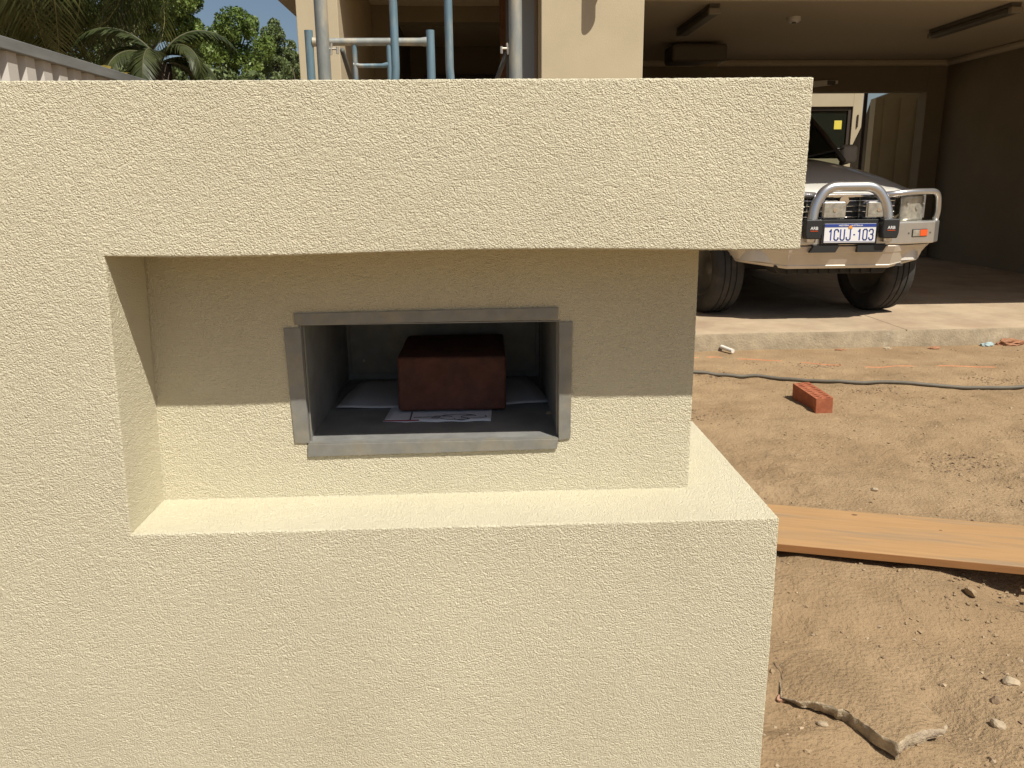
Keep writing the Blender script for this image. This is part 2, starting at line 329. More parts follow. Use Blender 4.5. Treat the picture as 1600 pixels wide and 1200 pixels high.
# ------------------------------------------------------------------ metal letterbox in the niche
lb = empty('letterbox', (-.07, 1.12, .80), 'grey zinc letterbox liner with open front set in the niche', 'letterbox')
def lp(name, mb, m, **k): o = mb.build(name, m, lb, **k); o.location = (.07, -1.12, -.80); return o
t = .0012; x0, x1, z0, z1 = -.245, .1125, .8082, .9785; ys, ye = 1.1165, 1.50
lp('side_panel', MB().box((x0-t, ys, z0), (x0, ye, z1)), m_galv); lp('side_panel', MB().box((x1, ys, z0), (x1+t, ye, z1)), m_galv)
lp('floor_panel', MB().box((x0-t, ys, z0-t), (x1+t, ye, z0)), m_galv); lp('roof_panel', MB().box((x0-t, ys, z1), (x1+t, ye, z1+t)), m_galv)
lp('rear_door', MB().box((x0-t, ye, z0-t), (x1+t, ye+t, z1+t)), m_galv)
lp('rear_door_flap', MB().box((x0+.006, ye-.004, z0+.012), (x1-.006, ye-.001, z1-.004)), m_galv_face, bevel=.001)
def flange(poly, y): # poly of (x,z)
    o = lp('flange', MB().prism(poly, .0016, Matrix.Translation((0, y, 0))), m_galv_face, bevel=.0005); return o
yf = 1.1158
flange([(-.2525,.9795),(.1105,.9820),(.1105,.9985),(-.2525,.9955)], yf-.0012)
flange([(-.2685,.9755),(-.2455,.9755),(-.2440,.8085),(-.2650,.8090)], yf)
flange([(.1125,.9775),(.1310,.9785),(.1295,.8075),(.1125,.8050)], yf)
flange([(-.2460,.8070),(.1120,.8075),(.1100,.7925),(-.2475,.7885)], yf-.0014)
lp('drip_lip', MB().prism([(-.2455,.8070),(.1115,.8075),(.1115,.8087),(-.2455,.8085)], .010, Matrix.Translation((0, yf-.001, 0))), m_galv_face)
for sx in (x0+.0006, x1-.0006):
    s_ = 1 if sx < 0 else -1
    lp('folded_edge', MB().box((min(sx, sx+s_*.0022), ys+.012, z0+.0005), (max(sx, sx+s_*.0022), ys+.013, z1-.0005)), m_galv_face)
rv = MB()
for px_, pz_ in ((x0+.02, .93), (x0+.03, .845), (x1-.03, .93)): lp('rivet', MB().tube([(px_, ye-.007, pz_), (px_, ye-.004, pz_)], .0025, 8), m_pin)
# brick in the box: soft-edged
def brick(name, sx, sy, sz, m, bev=.004):
    bm = bmesh.new(); bmesh.ops.create_cube(bm, size=1); bmesh.ops.scale(bm, vec=(sx, sy, sz), verts=bm.verts); bmesh.ops.translate(bm, vec=(0,0,sz/2), verts=bm.verts)
    bmesh.ops.bevel(bm, geom=[e for e in bm.edges], offset=bev, segments=3, profile=.6, affect='EDGES')
    bmesh.ops.triangulate(bm, faces=bm.faces); bmesh.ops.subdivide_edges(bm, edges=bm.edges, cuts=3, use_grid_fill=True)
    P = np.array([v.co[:] for v in bm.verts]); n = noise3(P + 3, .012, 2.2)*.0007 + noise3(P + 3, .045, 1.1)*.0014
    for v, a in zip(bm.verts, n): v.co += v.co.normalized() * float(a)
    me = bpy.data.meshes.new(name); bm.to_mesh(me); bm.free(); me.materials.append(m); me.shade_smooth(); me.set_sharp_from_angle(angle=R(45)); return obj(name, me)
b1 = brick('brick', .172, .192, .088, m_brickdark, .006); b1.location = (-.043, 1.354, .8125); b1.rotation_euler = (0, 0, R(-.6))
tag(b1, 'dark red solid brick holding papers down inside the metal letterbox', 'brick')
def paper(name, poly, z, m, label, cat, curl=0.004):
    # poly: 4 corners (x,y); subdivided and curled
    a, b, c, d = [np.array(p) for p in poly]; P = []
    for i in range(15):
        u = i/14; r_ = []
        for j in range(11):
            v = j/10; p = (a*(1-u)+b*u)*(1-v) + (d*(1-u)+c*u)*v
            zz = z + curl*(abs(u-.5)*2)**3*(.6+.4*math.sin(v*4)) + .0006*math.sin(u*23+v*7)
            if v < .1: zz += curl*.25
            r_.append((p[0], p[1], zz))
        P.append(r_)
    o = MB().grid(P).build(name, m, smooth='all', solid=.0002); return tag(o, label, cat)
p1 = paper('paper_sheet', [(-.222,1.285),(.128,1.296),(.100,1.488),(-.205,1.482)], .8096, m_paper, 'large white paper sheet under the brick in the letterbox', 'paper', .005)
p1.data.transform(Matrix.Translation((-.012, 0, 0)))
p2 = paper('leaflet', [(-.150,1.212),(.016,1.206),(.026,1.40),(-.138,1.40)], .8088, m_papercard, 'small printed leaflet with red edge sticking out below the white sheet', 'leaflet', .0012)
sc = MB(); z = .8104
for k, (cx, rx, ry, a0, a1) in enumerate([(-.035,.030,.018,20,320),(-.060,.016,.008,0,260),(-.010,.020,.010,90,400),(-.085,.020,.003,0,180),(-.03,.012,.022,200,340)]):
    pts = [(cx + rx*math.cos(R(q)), 1.228 + ry*math.sin(R(q))*.8, z+.0003) for q in range(a0, a1, 12)]; sc.tube(pts, .00045, 5)
o = sc.build('scribble', m_ink, p2); MB().box((-.149,1.2125,.8100),(-.095,1.2165,.8108)).build('red_edge', m_redink, p2)
MB().box((-.110,1.2165,.8101),(-.108,1.262,.8107)).build('fold_line', m_ink, p2)
l3 = MB().add([(.104,1.235,.809),(.116,1.232,.811),(.121,1.239,.813),(.113,1.244,.811),(.106,1.242,.812)], [(0,1,2,3,4)]).build('dry_leaf', m_stone, solid=.0005); tag(l3, 'dry curled leaf scrap on the letterbox floor near its right side', 'leaf')

# ------------------------------------------------------------------ board on the sand
bd = empty('timber_board', (1.2, 2.35, .03), 'long orange pine board lying on the sand behind the wall', 'board')
A = [Vector((.55, 2.76, 0)), Vector((3.1, 1.99, 0))]
dr = (A[1]-A[0]).normalized(); nr = Vector((dr.y, -dr.x, 0)); Wd = .325; Mx = Matrix(((dr.x, -nr.x, 0, 0), (dr.y, -nr.y, 0, 0), (0, 0, 1, 0), (0, 0, 0, 1)))
Lb = (A[1]-A[0]).length
bo = MB().box((0, 0, 0), (Lb, Wd, .027)).build('plank', m_wood, bd, bevel=.0025)
bo.matrix_parent_inverse = Matrix.Identity(4)
org = A[0] + nr*Wd - Vector((1.2, 2.35, .03)) + Vector((0, 0, .035))
BM = Matrix.Translation(org) @ Mx; bo.matrix_local = BM
be = MB().box((0, -.0012, .0025), (Lb, .0008, .0245)).build('edge_face', m_woodedge, bd); be.matrix_local = BM
kn = MB()
for (kx, ky, r_) in ((1.32, .14, .008), (.75, .29, .007), (1.0, .22, .004), (1.27,.16,.004)):
    kn.add([(kx + r_*1.4*math.cos(q/8*2*math.pi), ky + r_*math.sin(q/8*2*math.pi), .0273) for q in range(8)], [tuple(range(8))])
ko = kn.build('knots', mat('knot', (.16,.085,.04), .8), bd); ko.matrix_local = BM; ko['kind'] = 'stuff'

# ------------------------------------------------------------------ extruded brick lying on the sand, ten cores showing
def cored_brick():
    L_, W_, H_ = .290, .090, .150; bm = bmesh.new()
    # top face with holes: grid of cells, each with an octagonal hole
    nxh, nyh = 10, 2; cx = L_/nxh; cy = W_/nyh; cache = {}
    def V(x, y, z):
        k = (round(x, 5), round(y, 5), round(z, 5))
        if k not in cache: cache[k] = bm.verts.new((x, y, z))
        return cache[k]
    inner = []
    for i in range(nxh):
        for j in range(nyh):
            ox = -L_/2 + i*cx; oy = -W_/2 + j*cy; c = (ox+cx/2, oy+cy/2)
            sq = [(ox,oy),(ox+cx/2,oy),(ox+cx,oy),(ox+cx,oy+cy/2),(ox+cx,oy+cy),(ox+cx/2,oy+cy),(ox,oy+cy),(ox,oy+cy/2)]
            hr = (.0095, .0135)
            ho = [(c[0]+hr[0]*math.cos(R(225+45*k)), c[1]+hr[1]*math.sin(R(225+45*k))) for k in range(8)]
            a = [V(*p, H_) for p in sq]; h = [bm.verts.new((*p, H_-.001)) for p in ho]; d = [bm.verts.new((*p, H_-.06)) for p in ho]
            for k in range(8):
                q = (k+1) % 8; bm.faces.new((a[k], a[q], h[q], h[k])); bm.faces.new((h[k], h[q], d[q], d[k]))
            bm.faces.new(d)
    b = [bm.verts.new(p) for p in ((-L_/2,-W_/2,0),(L_/2,-W_/2,0),(L_/2,W_/2,0),(-L_/2,W_/2,0))]
    ring = lambda f: sorted([v for v in cache.values() if f(v.co)], key=lambda v: (v.co.x, v.co.y))
    s0 = ring(lambda c: abs(c.y+W_/2) < 1e-4); s1 = ring(lambda c: abs(c.y-W_/2) < 1e-4); e0 = ring(lambda c: abs(c.x+L_/2) < 1e-4); e1 = ring(lambda c: abs(c.x-L_/2) < 1e-4)
    bm.faces.new([b[0], b[1]] + s0[::-1]); bm.faces.new([b[3], b[2]] + s1[::-1]); bm.faces.new([b[0], b[3]] + e0[::-1]); bm.faces.new([b[1], b[2]] + e1[::-1]); bm.faces.new(b)
    bmesh.ops.recalc_face_normals(bm, faces=bm.faces)
    me = bpy.data.meshes.new('cored_brick'); bm.to_mesh(me); bm.free(); me.materials.append(m_brick); o = obj('cored_brick', me)
    m = o.modifiers.new('b', 'BEVEL'); m.width = .003; m.segments = 2; m.limit_method = 'ANGLE'; m.angle_limit = R(60); return o
b2 = cored_brick(); b2.location = (1.748, 4.06, gz(1.75, 4.05)-.072); b2.rotation_euler = (R(3), R(2), R(-88)); tag(b2, 'red cored brick half sunk in the sand below the hose', 'brick')

# ------------------------------------------------------------------ hose, cord, stones, scraps
def gpath(pts, h, n=80, wob=0):
    pts = np.array(pts); tt = np.linspace(0, len(pts)-1, n); out = []
    for q in tt:
        i = min(int(q), len(pts)-2); f = q-i; p0 = pts[max(i-1,0)]; p1_, p2_ = pts[i], pts[i+1]; p3 = pts[min(i+2, len(pts)-1)]
        p = .5*((2*p1_)+(-p0+p2_)*f+(2*p0-5*p1_+4*p2_-p3)*f*f+(-p0+3*p1_-3*p2_+p3)*f**3)
        y = p[1] + wob*math.sin(q*5.3)*math.sin(q*2.1+1); out.append(Vector((p[0], y, gz(p[0], y) + h)))
    for _ in range(2):
        out = [out[0]] + [(a+b*2+c)/4 for a, b, c in zip(out, out[1:], out[2:])] + [out[-1]]
    return out
hose = MB().tube(gpath([(.4,4.95),(.9,4.82),(1.33,4.77),(1.74,4.70),(2.05,4.53),(2.52,4.42),(3.07,4.345),(4.2,4.33),(6.0,4.5)], .012, 140, .01), .0105, 10).build('hose', m_hose, smooth='all'); tag(hose, 'dark grey hose running across the sand behind the red brick', 'hose')
cp = gpath([(.5,5.35),(1.1,5.26),(1.47,5.30),(1.64,5.29),(2.02,5.13),(2.37,4.975),(2.84,4.92),(3.43,4.87),(5.0,4.9)], .0035, 160, .012)
cp = [p - Vector((0,0,.004+.008*max(0, math.sin(i*.33))**2)) for i, p in enumerate(cp)]
cord = MB().tube(cp, .0045, 7).build('cord', m_cord, smooth='all'); tag(cord, 'thin orange cord half buried in the sand between hose and kerb', 'cord')
def rock_mesh(r_, seed, mat_, sub=2, flat=.6):
    bm = bmesh.new(); bmesh.ops.create_icosphere(bm, subdivisions=sub, radius=1)
    rs = random.Random(seed); ax_ = [Vector([rs.gauss(0,1) for _ in range(3)]).normalized() for _ in range(9)]; dd = [rs.uniform(.62,.95) for _ in ax_]
    for v in bm.verts:
        p = v.co.copy()
        for a, d in zip(ax_, dd):
            k = p.dot(a)
            if k > d: p -= a*(k-d)
        v.co = Vector((p.x*1.25, p.y, p.z*flat))*r_
    me = bpy.data.meshes.new('stone'); bm.to_mesh(me); bm.free(); me.materials.append(mat_); return me
stones = [(1.259,1.667,.019,'pale tan stone at the right edge, largest of the loose stones',m_stone),(.690,1.640,.012,'small pinkish stone at the left corner of the broken sand slab',m_brickdark),
 (.745,1.534,.011,'small pale stone in the sand just before the broken slab',m_stone),(1.18,1.60,.012,'brown stone in the sand to the right of the broken slab',m_clod),
 (1.135,1.52,.015,'long pale pebble near the bottom right corner of the sand',m_stone),(1.075,1.30,.018,'reddish stone at the bottom edge below the broken slab',m_brickdark),
 (1.40,2.065,.020,'dusty stone lying against the front edge of the board',m_crust),(1.50,2.86,.014,'pale chip on the sand just behind the board',m_stone)]
m_pink = mat('pink_stone', (.42,.24,.16), .9, var=.15, vscale=30)
for i, (x, y, r_, lab, mm) in enumerate(stones):
    mm = m_pink if mm == m_brickdark else mm
    o = obj('stone', rock_mesh(r_, 40+i, mm, 2, .65)); o.location = (x, y, gz(x, y) + r_*.25); o.rotation_euler = (.2, .1, i*1.3); tag(o, lab, 'stone', 'loose stones on the sand')
# scattered gravel and clods (uncountable): one mesh each
def scatter(name, n, m, smin, smax, seed, clump=0):
    rs = np.random.default_rng(seed); vs = []; fs = []; c = 0
    base = [Vector(v) for v in ((1,0,0),(-1,0,0),(0,1,0),(0,-1,0),(0,0,1),(0,0,-1))]; bf = [(0,2,4),(2,1,4),(1,3,4),(3,0,4),(2,0,5),(1,2,5),(3,1,5),(0,3,5)]
    cl = rs.random((26, 2))*[3.6, 3.9] + [.6, 1.2]
    for i in range(n):
        u = rs.random()
        if clump and rs.random() < clump:
            q = cl[rs.integers(26)]; x = q[0] + rs.normal()*.10; y = q[1] + rs.normal()*.06
        else:
            y = 1.15 + 4.3*rs.random()**1.3; x = .45*y*.9 + (.25 + .62*y) * rs.random() - .05
        if x < .45 or y > 5.45 or x > 5: continue
        s = smin + (smax-smin)*rs.random()**4; z_ = gz(x, y) + s*.2; qn = Quaternion(rs.normal(size=4)).normalized()
        for v in base:
            k = v*(s*(.7+.6*rs.random())); k.rotate(qn); vs.append((x+k.x*1.15, y+k.y, z_+k.z*.7))
        fs += [tuple(a+c for a in f) for f in bf]; c += 6
    mb = MB(); mb.v = vs; mb.f = fs; o = mb.build(name, m); return tag(o, kind='stuff')
tag(scatter('pebbles', 1500, m_pebble, .0012, .007, 3), 'fine pale gravel scattered over the sand', 'gravel')
tag(scatter('soil_clods', 7500, m_clod, .0012, .008, 5, .8), 'small brown clods scattered over the sand', 'clods')
tag(scatter('sand_crumbs', 4000, m_crust, .0015, .009, 8, .5), 'small crumbs of dried sand over the ground', 'crumbs')

# broken crusted sand slab
out = [(.676,1.600),(.700,1.570),(.722,1.562),(.745,1.545),(.762,1.527),(.780,1.512),(.796,1.480),(.808,1.448),(.820,1.420),(.839,1.394),(.858,1.406),(.880,1.424),(.906,1.431),(.945,1.447),(.979,1.458),(.995,1.485),(.985,1.55),(.960,1.63),(.915,1.72),(.86,1.78),(.79,1.78),(.715,1.72)]
N_ = 8; ctr = Vector((.847, 1.612)); outv = []
for a, b in zip(out, out[1:]+out[:1]):
    for k in range(4):
        f = k/4; p = Vector(a)*(1-f)+Vector(b)*f; j = Vector((random.uniform(-1,1), random.uniform(-1,1)))*.0020; outv.append((p+j)*1.0205)
sb = []; n_ = len(outv)
def topz(p): 
    q = (p.y - 1.40)/.4; return (.027 - .026*max(0, q)**1.3 - .018*max(0, (.755-p.x)/.07) - .018*max(0, (p.x-.93)/.07))
rings = []
for zf in (0, .2, .4, .6, .8, .93, 1):
    Pn = np.array([(p.x*1.0, p.y*1.0, zf*.03) for p in outv]); nn_ = noise3(Pn, .009, 3.1)*.0028 + noise3(Pn, .022, 7.7)*.004 - .004*max(0, zf-.8)*5*.6 - .004*(zf < .3)
    rings.append([(p.x+(p.x-ctr.x)/(p-ctr).length*a_, p.y+(p.y-ctr.y)/(p-ctr).length*a_, -.008 + zf*(topz(p)+.008)) for p, a_ in zip(outv, nn_)])
for sc_ in (.95, .85, .7, .5, .3, .12):
    rings.append([(ctr.x+(p.x-ctr.x)*sc_, ctr.y+(p.y-ctr.y)*sc_, topz(Vector((ctr.x+(p.x-ctr.x)*sc_, ctr.y+(p.y-ctr.y)*sc_))) + .003*math.sin(p.x*31*sc_)*math.sin(p.y*27*sc_+1) + random.uniform(-.0007,.0007)) for p in outv])
mb = MB(); vs = [v for r_ in rings for v in r_]; fs = []
for i in range(len(rings)-1):
    for k in range(n_): q = (k+1) % n_; fs.append((i*n_+k, i*n_+q, (i+1)*n_+q, (i+1)*n_+k))
fs.append(tuple((len(rings)-1)*n_ + k for k in range(n_))); mb.add(vs, fs)
so2 = mb.build('broken_slab', m_sand, smooth='all'); so2.data.materials.append(m_edge)
for pf_ in so2.data.polygons:
    if pf_.index < 6*n_: pf_.material_index = 1
so2.name = 'broken_slab'; tag(so2, 'flat broken slab of crusted sand with a jagged raised front edge', 'slab')
ck = MB().tube([(.722,1.775,.0),(.719,1.75,.0),(.722,1.725,.0),(.716,1.70,.0),(.718,1.675,.0)], [.0006,.0028,.0016,.0026,.0008], 6).build('crack_ridge', m_clod, so2); ck.location = (0,0,topz(Vector((.72,1.72)))+.0005)
# pipe offcut and rubbish at the kerb
pv = MB().tube([(1.690,5.50,.03),(1.735,5.385,.022)], .014, 12).build('pipe_offcut', m_white, smooth=True); tag(pv, 'short white pipe offcut lying before the slab edge', 'pipe offcut')
def crumple(name, x, y, r_, m, seed, lab, cat, flat=.5):
    bm = bmesh.new(); bmesh.ops.create_icosphere(bm, subdivisions=3, radius=1); rs = random.Random(seed)
    P = np.array([v.co[:] for v in bm.verts]) + seed; n = noise3(P, .7, .5)*.4 + noise3(P, .28, 3.3)*.28
    for v, a in zip(bm.verts, n): v.co = Vector((v.co.x*1.7, v.co.y*.8, v.co.z*flat))*(1+float(a))*r_
    me = bpy.data.meshes.new(name); bm.to_mesh(me); bm.free(); me.materials.append(m); o = obj(name, me); o.location = (x, y, gz(x,y)+r_*flat*.5); return tag(o, lab, cat)
crumple('scrap_heap', 3.78, 5.53, .050, m_trash, 3, 'crumpled rust-brown scrap beside the pale blue bag at the kerb', 'rubbish', .6)
crumple('plastic_bag', 3.60, 5.51, .032, m_bluebag, 5, 'crumpled pale blue plastic bag against the kerb', 'rubbish')
crumple('leaf_scrap', 2.52, 5.46, .022, m_trash, 9, 'small rust-coloured scrap at the kerb, leftmost of the kerb scraps', 'rubbish', .3)
crumple('brick_chip', 3.18, 5.44, .022, m_trash, 12, 'rusty brown chip at the foot of the kerb, left of the blue bag', 'rubbish', .5)
crumple('paper_scrap', 2.86, 5.47, .016, m_stone, 15, 'small pale scrap by the kerb below the car wheel', 'rubbish', .5)

# ------------------------------------------------------------------ house
house = empty('house', (2.5, 5.5, 0), 'cream rendered house with open double garage and porch behind the scaffold', 'house')
def hp(name, a, b, m=m_house, bevel=.004, parent=None):
    o = bx(name, a, b, m, None, bevel); o.parent = parent or house
    o.location = (-2.5, -5.5, 0) if parent is None else (0, 0, 0); return o
YF = 5.50; HT = 3.6; GB = 10.75; CZ = 2.6
hp('pillar', (-1.095, YF+.005, .118), (-.838, YF+.6, HT)); hp('pillar', (.430, YF+.002, .118), (1.080, YF+.36, HT))
hp('porch_header', (-.837, YF+.008, 2.45), (.4295, YF+.3, HT)); hp('garage_header', (1.0805, YF+.008, 2.315), (6.02, YF+.3, HT))
hp('pillar', (6.0205, YF+.004, .118), (6.60, YF+.36, HT))
hp('side_wall', (-1.092, YF+.601, .118), (-.85, GB+.2, HT))
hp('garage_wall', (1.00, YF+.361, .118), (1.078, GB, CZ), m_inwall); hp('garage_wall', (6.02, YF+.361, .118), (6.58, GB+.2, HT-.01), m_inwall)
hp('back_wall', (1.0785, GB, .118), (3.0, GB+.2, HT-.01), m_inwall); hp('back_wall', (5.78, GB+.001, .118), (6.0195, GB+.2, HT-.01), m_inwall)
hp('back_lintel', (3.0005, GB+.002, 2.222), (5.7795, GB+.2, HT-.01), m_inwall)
hp('garage_ceiling', (1.0795, YF+.3005, CZ), (6.0195, GB-.0005, CZ+.08), m_ceiling); 
hp('cornice', (1.0797, GB-.09, CZ-.075), (6.0193, GB-.0008, CZ-.001), m_ceiling, .03); hp('cornice', (5.93, YF+.301, CZ-.075), (6.0192, GB-.091, CZ-.0012), m_ceiling, .03)
hp('roof', (-1.09, YF+.02, HT+.001), (9.2, GB+1.0, HT+.08), m_shedroof); hp('added_shade_block', (6.61, 6.2, .0), (9.2, GB+.19, HT), m_house)  # added unseen block and roof overhang, there to shade the screen wall
hp('eave', (-1.60, YF-.25, 2.62), (-1.0955, GB+.3, 2.80), m_soffit); hp('gutter', (-1.68, YF-.25, 2.70), (-1.601, GB+.3, 2.82), m_rail, .02)
# porch interior
hp('porch_ceiling', (-.8495, YF+.3005, 2.60), (.9995, 9.6, 2.68), m_ceiling)
hp('porch_beam', (-.8495, 7.45, 2.475), (.55, 7.65, 2.5995), m_inwall)
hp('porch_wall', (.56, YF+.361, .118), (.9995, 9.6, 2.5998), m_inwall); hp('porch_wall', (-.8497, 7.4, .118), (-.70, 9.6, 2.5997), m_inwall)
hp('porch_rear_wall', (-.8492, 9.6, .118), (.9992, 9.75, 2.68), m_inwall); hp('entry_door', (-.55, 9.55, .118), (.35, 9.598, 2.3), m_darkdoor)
hp('window_frame', (.325, 5.82, .118), (.4285, 5.90, 2.4498), m_greyframe); hp('window_frame', (.298, 5.84, .118), (.3245, 5.95, 2.4497), m_brown); hp('window_frame', (.4080, 5.80, .118), (.4287, 5.8195, 2.4499), m_brown)
hp('window_glass', (.22, 5.90, .118), (.2975, 5.91, 2.4496), m_darkdoor)
wl = empty('wall_lamp', (.758, YF-.06, 2.41), 'short cylinder wall lamp on the pillar, seen only by its shadow', 'wall lamp')
# ^ stands just above the picture; its round-ended shadow falls on the pillar
MB().tube([(0,0,-.02),(0,0,.20)], .036, 20).build('lamp_body', m_dim, wl, smooth=True); MB().box((-.03,.02,.05),(.03,.06,.13)).build('wall_bracket', m_dim, wl)
wl.location = (.80, YF-.10, 2.33)
# ceiling things in the garage
def batten(x, y0, y1, lab):
    e = empty('ceiling_lamp', (x, (y0+y1)/2, CZ), lab, 'ceiling lamp', 'fluorescent battens on the garage ceiling'); L_ = (y1-y0)/2
    MB().box((-.045,-L_,-.035),(.045,L_,-.0005)).build('lamp_base', m_dim, e, bevel=.004); MB().box((-.05,-L_+.03,-.085),(.05,L_-.03,-.0355)).build('diffuser', m_dim, e, bevel=.015)
    for s_ in (-1, 1): MB().box((-.052, min(s_*(L_-.03), s_*(L_+.02)), -.088), (.052, max(s_*(L_-.03), s_*(L_+.02)), -.0358)).build('end_cap', m_cap, e, bevel=.008)
batten(2.04, 7.35, 8.5, 'fluorescent batten on the garage ceiling, nearest the beige pillar'); batten(4.62, 7.3, 8.6, 'fluorescent batten on the garage ceiling above the parked car')
sd = empty('smoke_alarm', (2.95, 7.95, CZ), 'small round smoke alarm on the garage ceiling between the battens', 'smoke alarm')
MB().tube([(0,0,-.001),(0,0,-.03),(0,0,-.045)], [.06,.06,.045], 20).build('alarm_body', m_white, sd, smooth=True); MB().tube([(0,0,-.0455),(0,0,-.055)], .02, 12).build('alarm_vent', m_dim, sd)
mo = empty('door_opener', (2.42, 9.4, CZ), 'dark box of the garage door opener hung from the ceiling', 'door opener')
MB().box((-.30,-.2,-.21),(.30,.2,-.03)).build('motor_box', m_motor, mo, bevel=.03); MB().prism([(-.08,-.26),(.21,-.212),(.21,-.26)], .02, Matrix.Translation((0,-.15,0))).build('lamp_cover', m_inwall, mo)
bl = empty('wall_batten', (4.35, GB-.05, 2.30), 'pale lamp fitting angled on the wall above the rear doorway', 'lamp')
MB().prism([(-.30,-.055),(.16,.0),(.24,.015),(.24,.055),(.10,.062),(-.30,.03)], .045, Matrix.Translation((0,-.01,0))).build('lamp_body', m_white, bl, bevel=.006); MB().box((.1,-.02,.0),(.2,.0,.05)).build('lamp_socket', m_dim, bl)

# ------------------------------------------------------------------ yard behind the garage
wing = empty('house_wing', (5, 14, 0), 'sunlit beige wall of a rear wing with a dark window, seen through the garage', 'building')
def wp(name, a, b, m, bevel=.003): o = bx(name, a, b, m, wing, bevel); o.location = (-5, -14, 0); return o
wp('wall', (2, 14, 0), (4.7, 14.3, 3.4), m_house); wp('wall', (6.30, 14.001, 0), (6.46, 14.3, 3.4), m_house)
wp('wall', (4.7005, 14.0005, 2.31), (6.2995, 14.3, 3.4), m_house); wp('wall', (4.7005, 14.0007, 0), (6.2995, 14.3, 1.60), m_house)
wp('window_frame', (6.235, 14.03, 1.601), (6.2993, 14.09, 2.3095), m_bronze); wp('window_frame', (4.701, 14.03, 2.25), (6.2345, 14.09, 2.3094), m_bronze); wp('window_frame', (4.701, 14.031, 1.6012), (6.2345, 14.09, 1.645), m_galv)
wp('window_frame', (4.701, 14.03, 1.6455), (4.76, 14.09, 2.2495), m_bronze)
wp('window_glass', (4.7605, 14.055, 1.6455), (6.2343, 14.06, 2.2493), m_winglass); wp('dark_room_sheet', (4.71, 14.29, 1.61), (6.29, 14.31, 2.30), m_under)  # near-black sheet behind the glass stands in for the unlit room
wp('yellow_sticker', (6.02, 14.048, 1.95), (6.15, 14.0545, 2.09), m_yellow); wp('wing_roof', (1.9, 13.9, 3.401), (6.5, 19, 3.5), m_shedroof)
wp('bracket', (6.38, 13.98, 1.98), (6.40, 13.9995, 2.18), m_bronze)
wp('side_wall', (6.28, 14.301, 0), (6.459, 19, 3.4), m_house)
dp = MB().tube([(5.36, 11.55, .12), (5.36, 11.55, 3.2)], .026, 12).build('downpipe', m_bronze, smooth=True); tag(dp, 'dark vertical post standing just beyond the garage rear doorway', 'post')
shed = empty('screen_wall', (6, 11.8, .12), 'shaded olive panelled screen wall at the right of the rear doorway', 'wall')
def sp(name, mb, m, **k): o = mb.build(name, m, shed, **k); o.location = (-6, -11.8, -.12); return o
My = Matrix(((0,1,0,0),(1,0,0,0),(0,0,1,0),(0,0,0,1)))
sp('wall_panel', MB().prism([(5.70,.12),(7.3,.12),(7.3,2.42),(5.92,2.33),(5.70,2.25)], .16, Matrix.Translation((0,11.96,0))), m_olive)
sp('dark_sloping_panel', MB().prism([(12.121,.12),(12.121,2.24),(12.30,1.95),(12.62,1.62),(12.62,.12)], .05, Matrix.Translation((5.705,0,0)) @ My), m_bronze)  # dark panel with a sloping top at the wall's left end
for k in range(5): sp('rib', MB().box((5.82+k*.24, 11.948, .13), (5.85+k*.24, 11.9595, 2.25)), m_olive)

# ------------------------------------------------------------------ scaffold frames
def frame(y, lab, xa=-.528-.012, xb=.149+.012, m_=None):
    e = empty('scaffold_frame', (0, y, 0), lab, 'scaffold frame', 'scaffold frames in front of the porch'); xc = (xa+xb)/2
    for x in (xa, xb): MB().tube([(x,0,0),(x,0,1.985)], .0235, 16).build('post', m_ or m_blue, e, smooth=True)
    MB().tube([(xa+.02,0,1.925),(xa+.06,0,1.925),(xb-.06,0,1.925),(xb-.02,0,1.925)], [.026,.021,.021,.026], 14).build('top_bar', m_grime, e, smooth=True)
    for s_ in (-1, 1):
        x = xc + s_*.096 + .008
        MB().tube(rounded([(x, 0, 1.92), (x, 0, 1.44), (x+s_*.20, 0, 1.30), (x+s_*.22, 0, 1.29)], .16, 6), .0145, 12).build('inner_tube', m_blue, e, smooth=True)
    MB().tube([(xc-.098,0,1.805),(xc-.06,0,1.800),(xc+.06,0,1.800),(xc+.098,0,1.805)], [.016,.012,.012,.016], 12).build('rung', m_blue, e, smooth=True)
    MB().tube([(xa+.02,0,.45),(xb-.02,0,.45)], .02, 12).build('lower_bar', m_grime, e, smooth=True)
    for s_, x in ((1, xa), (-1, xb)):
        pn = MB().tube([(x+s_*.02,0,1.625),(x+s_*.050,0,1.625)], .004, 8).build('pin', m_pin, e, smooth=True)
        MB().tube([(x+s_*.050,0,1.632),(x+s_*.050,0,1.608)], .005, 8).build('pin_latch', m_pin, pn); MB().tube([(x+s_*.030,0,1.643),(x+s_*.026,0,1.605)], .0045, 8).build('wing_nut', m_pin, pn)
    return e
# near frame inner tubes in the photo sit right of centre
fr1 = frame(3.1, 'nearest blue scaffold frame, its thick posts rising out of the picture', -.530, .150, m_grime)
fr2 = frame(4.9, 'farther blue scaffold frame with its top bar and small ladder showing', -.913, -.240)
cb = MB().tube([(.122,3.11,1.618),(.07,3.25,1.50),(-.42,4.9,.9)], .009, 8).build('cross_brace', m_grimedark, smooth='all'); cb.data.transform(Matrix.Translation((0,0,0))); tag(cb, 'thin blue diagonal brace pinned to the right scaffold post', 'scaffold brace')
cb2 = MB().tube([(-.468,3.13,1.625),(-.47,3.3,1.56),(-.44,4.9,.9)], .009, 8).build('cross_brace', m_grimedark, smooth='all'); tag(cb2, 'dull diagonal brace hanging from the left scaffold post', 'scaffold brace')
bdl = MB().prism([(.205,.12),(.262,.12),(.268,1.4),(.262,1.75),(.272,2.3),(.262,2.6),(.212,2.6),(.218,2.05),(.200,1.9),(.212,1.6)], .03, Matrix.Translation((0,7.0,0))).build('stained_board', m_redboard); tag(bdl, 'reddish brown ragged board standing in the porch behind the right scaffold post', 'board')

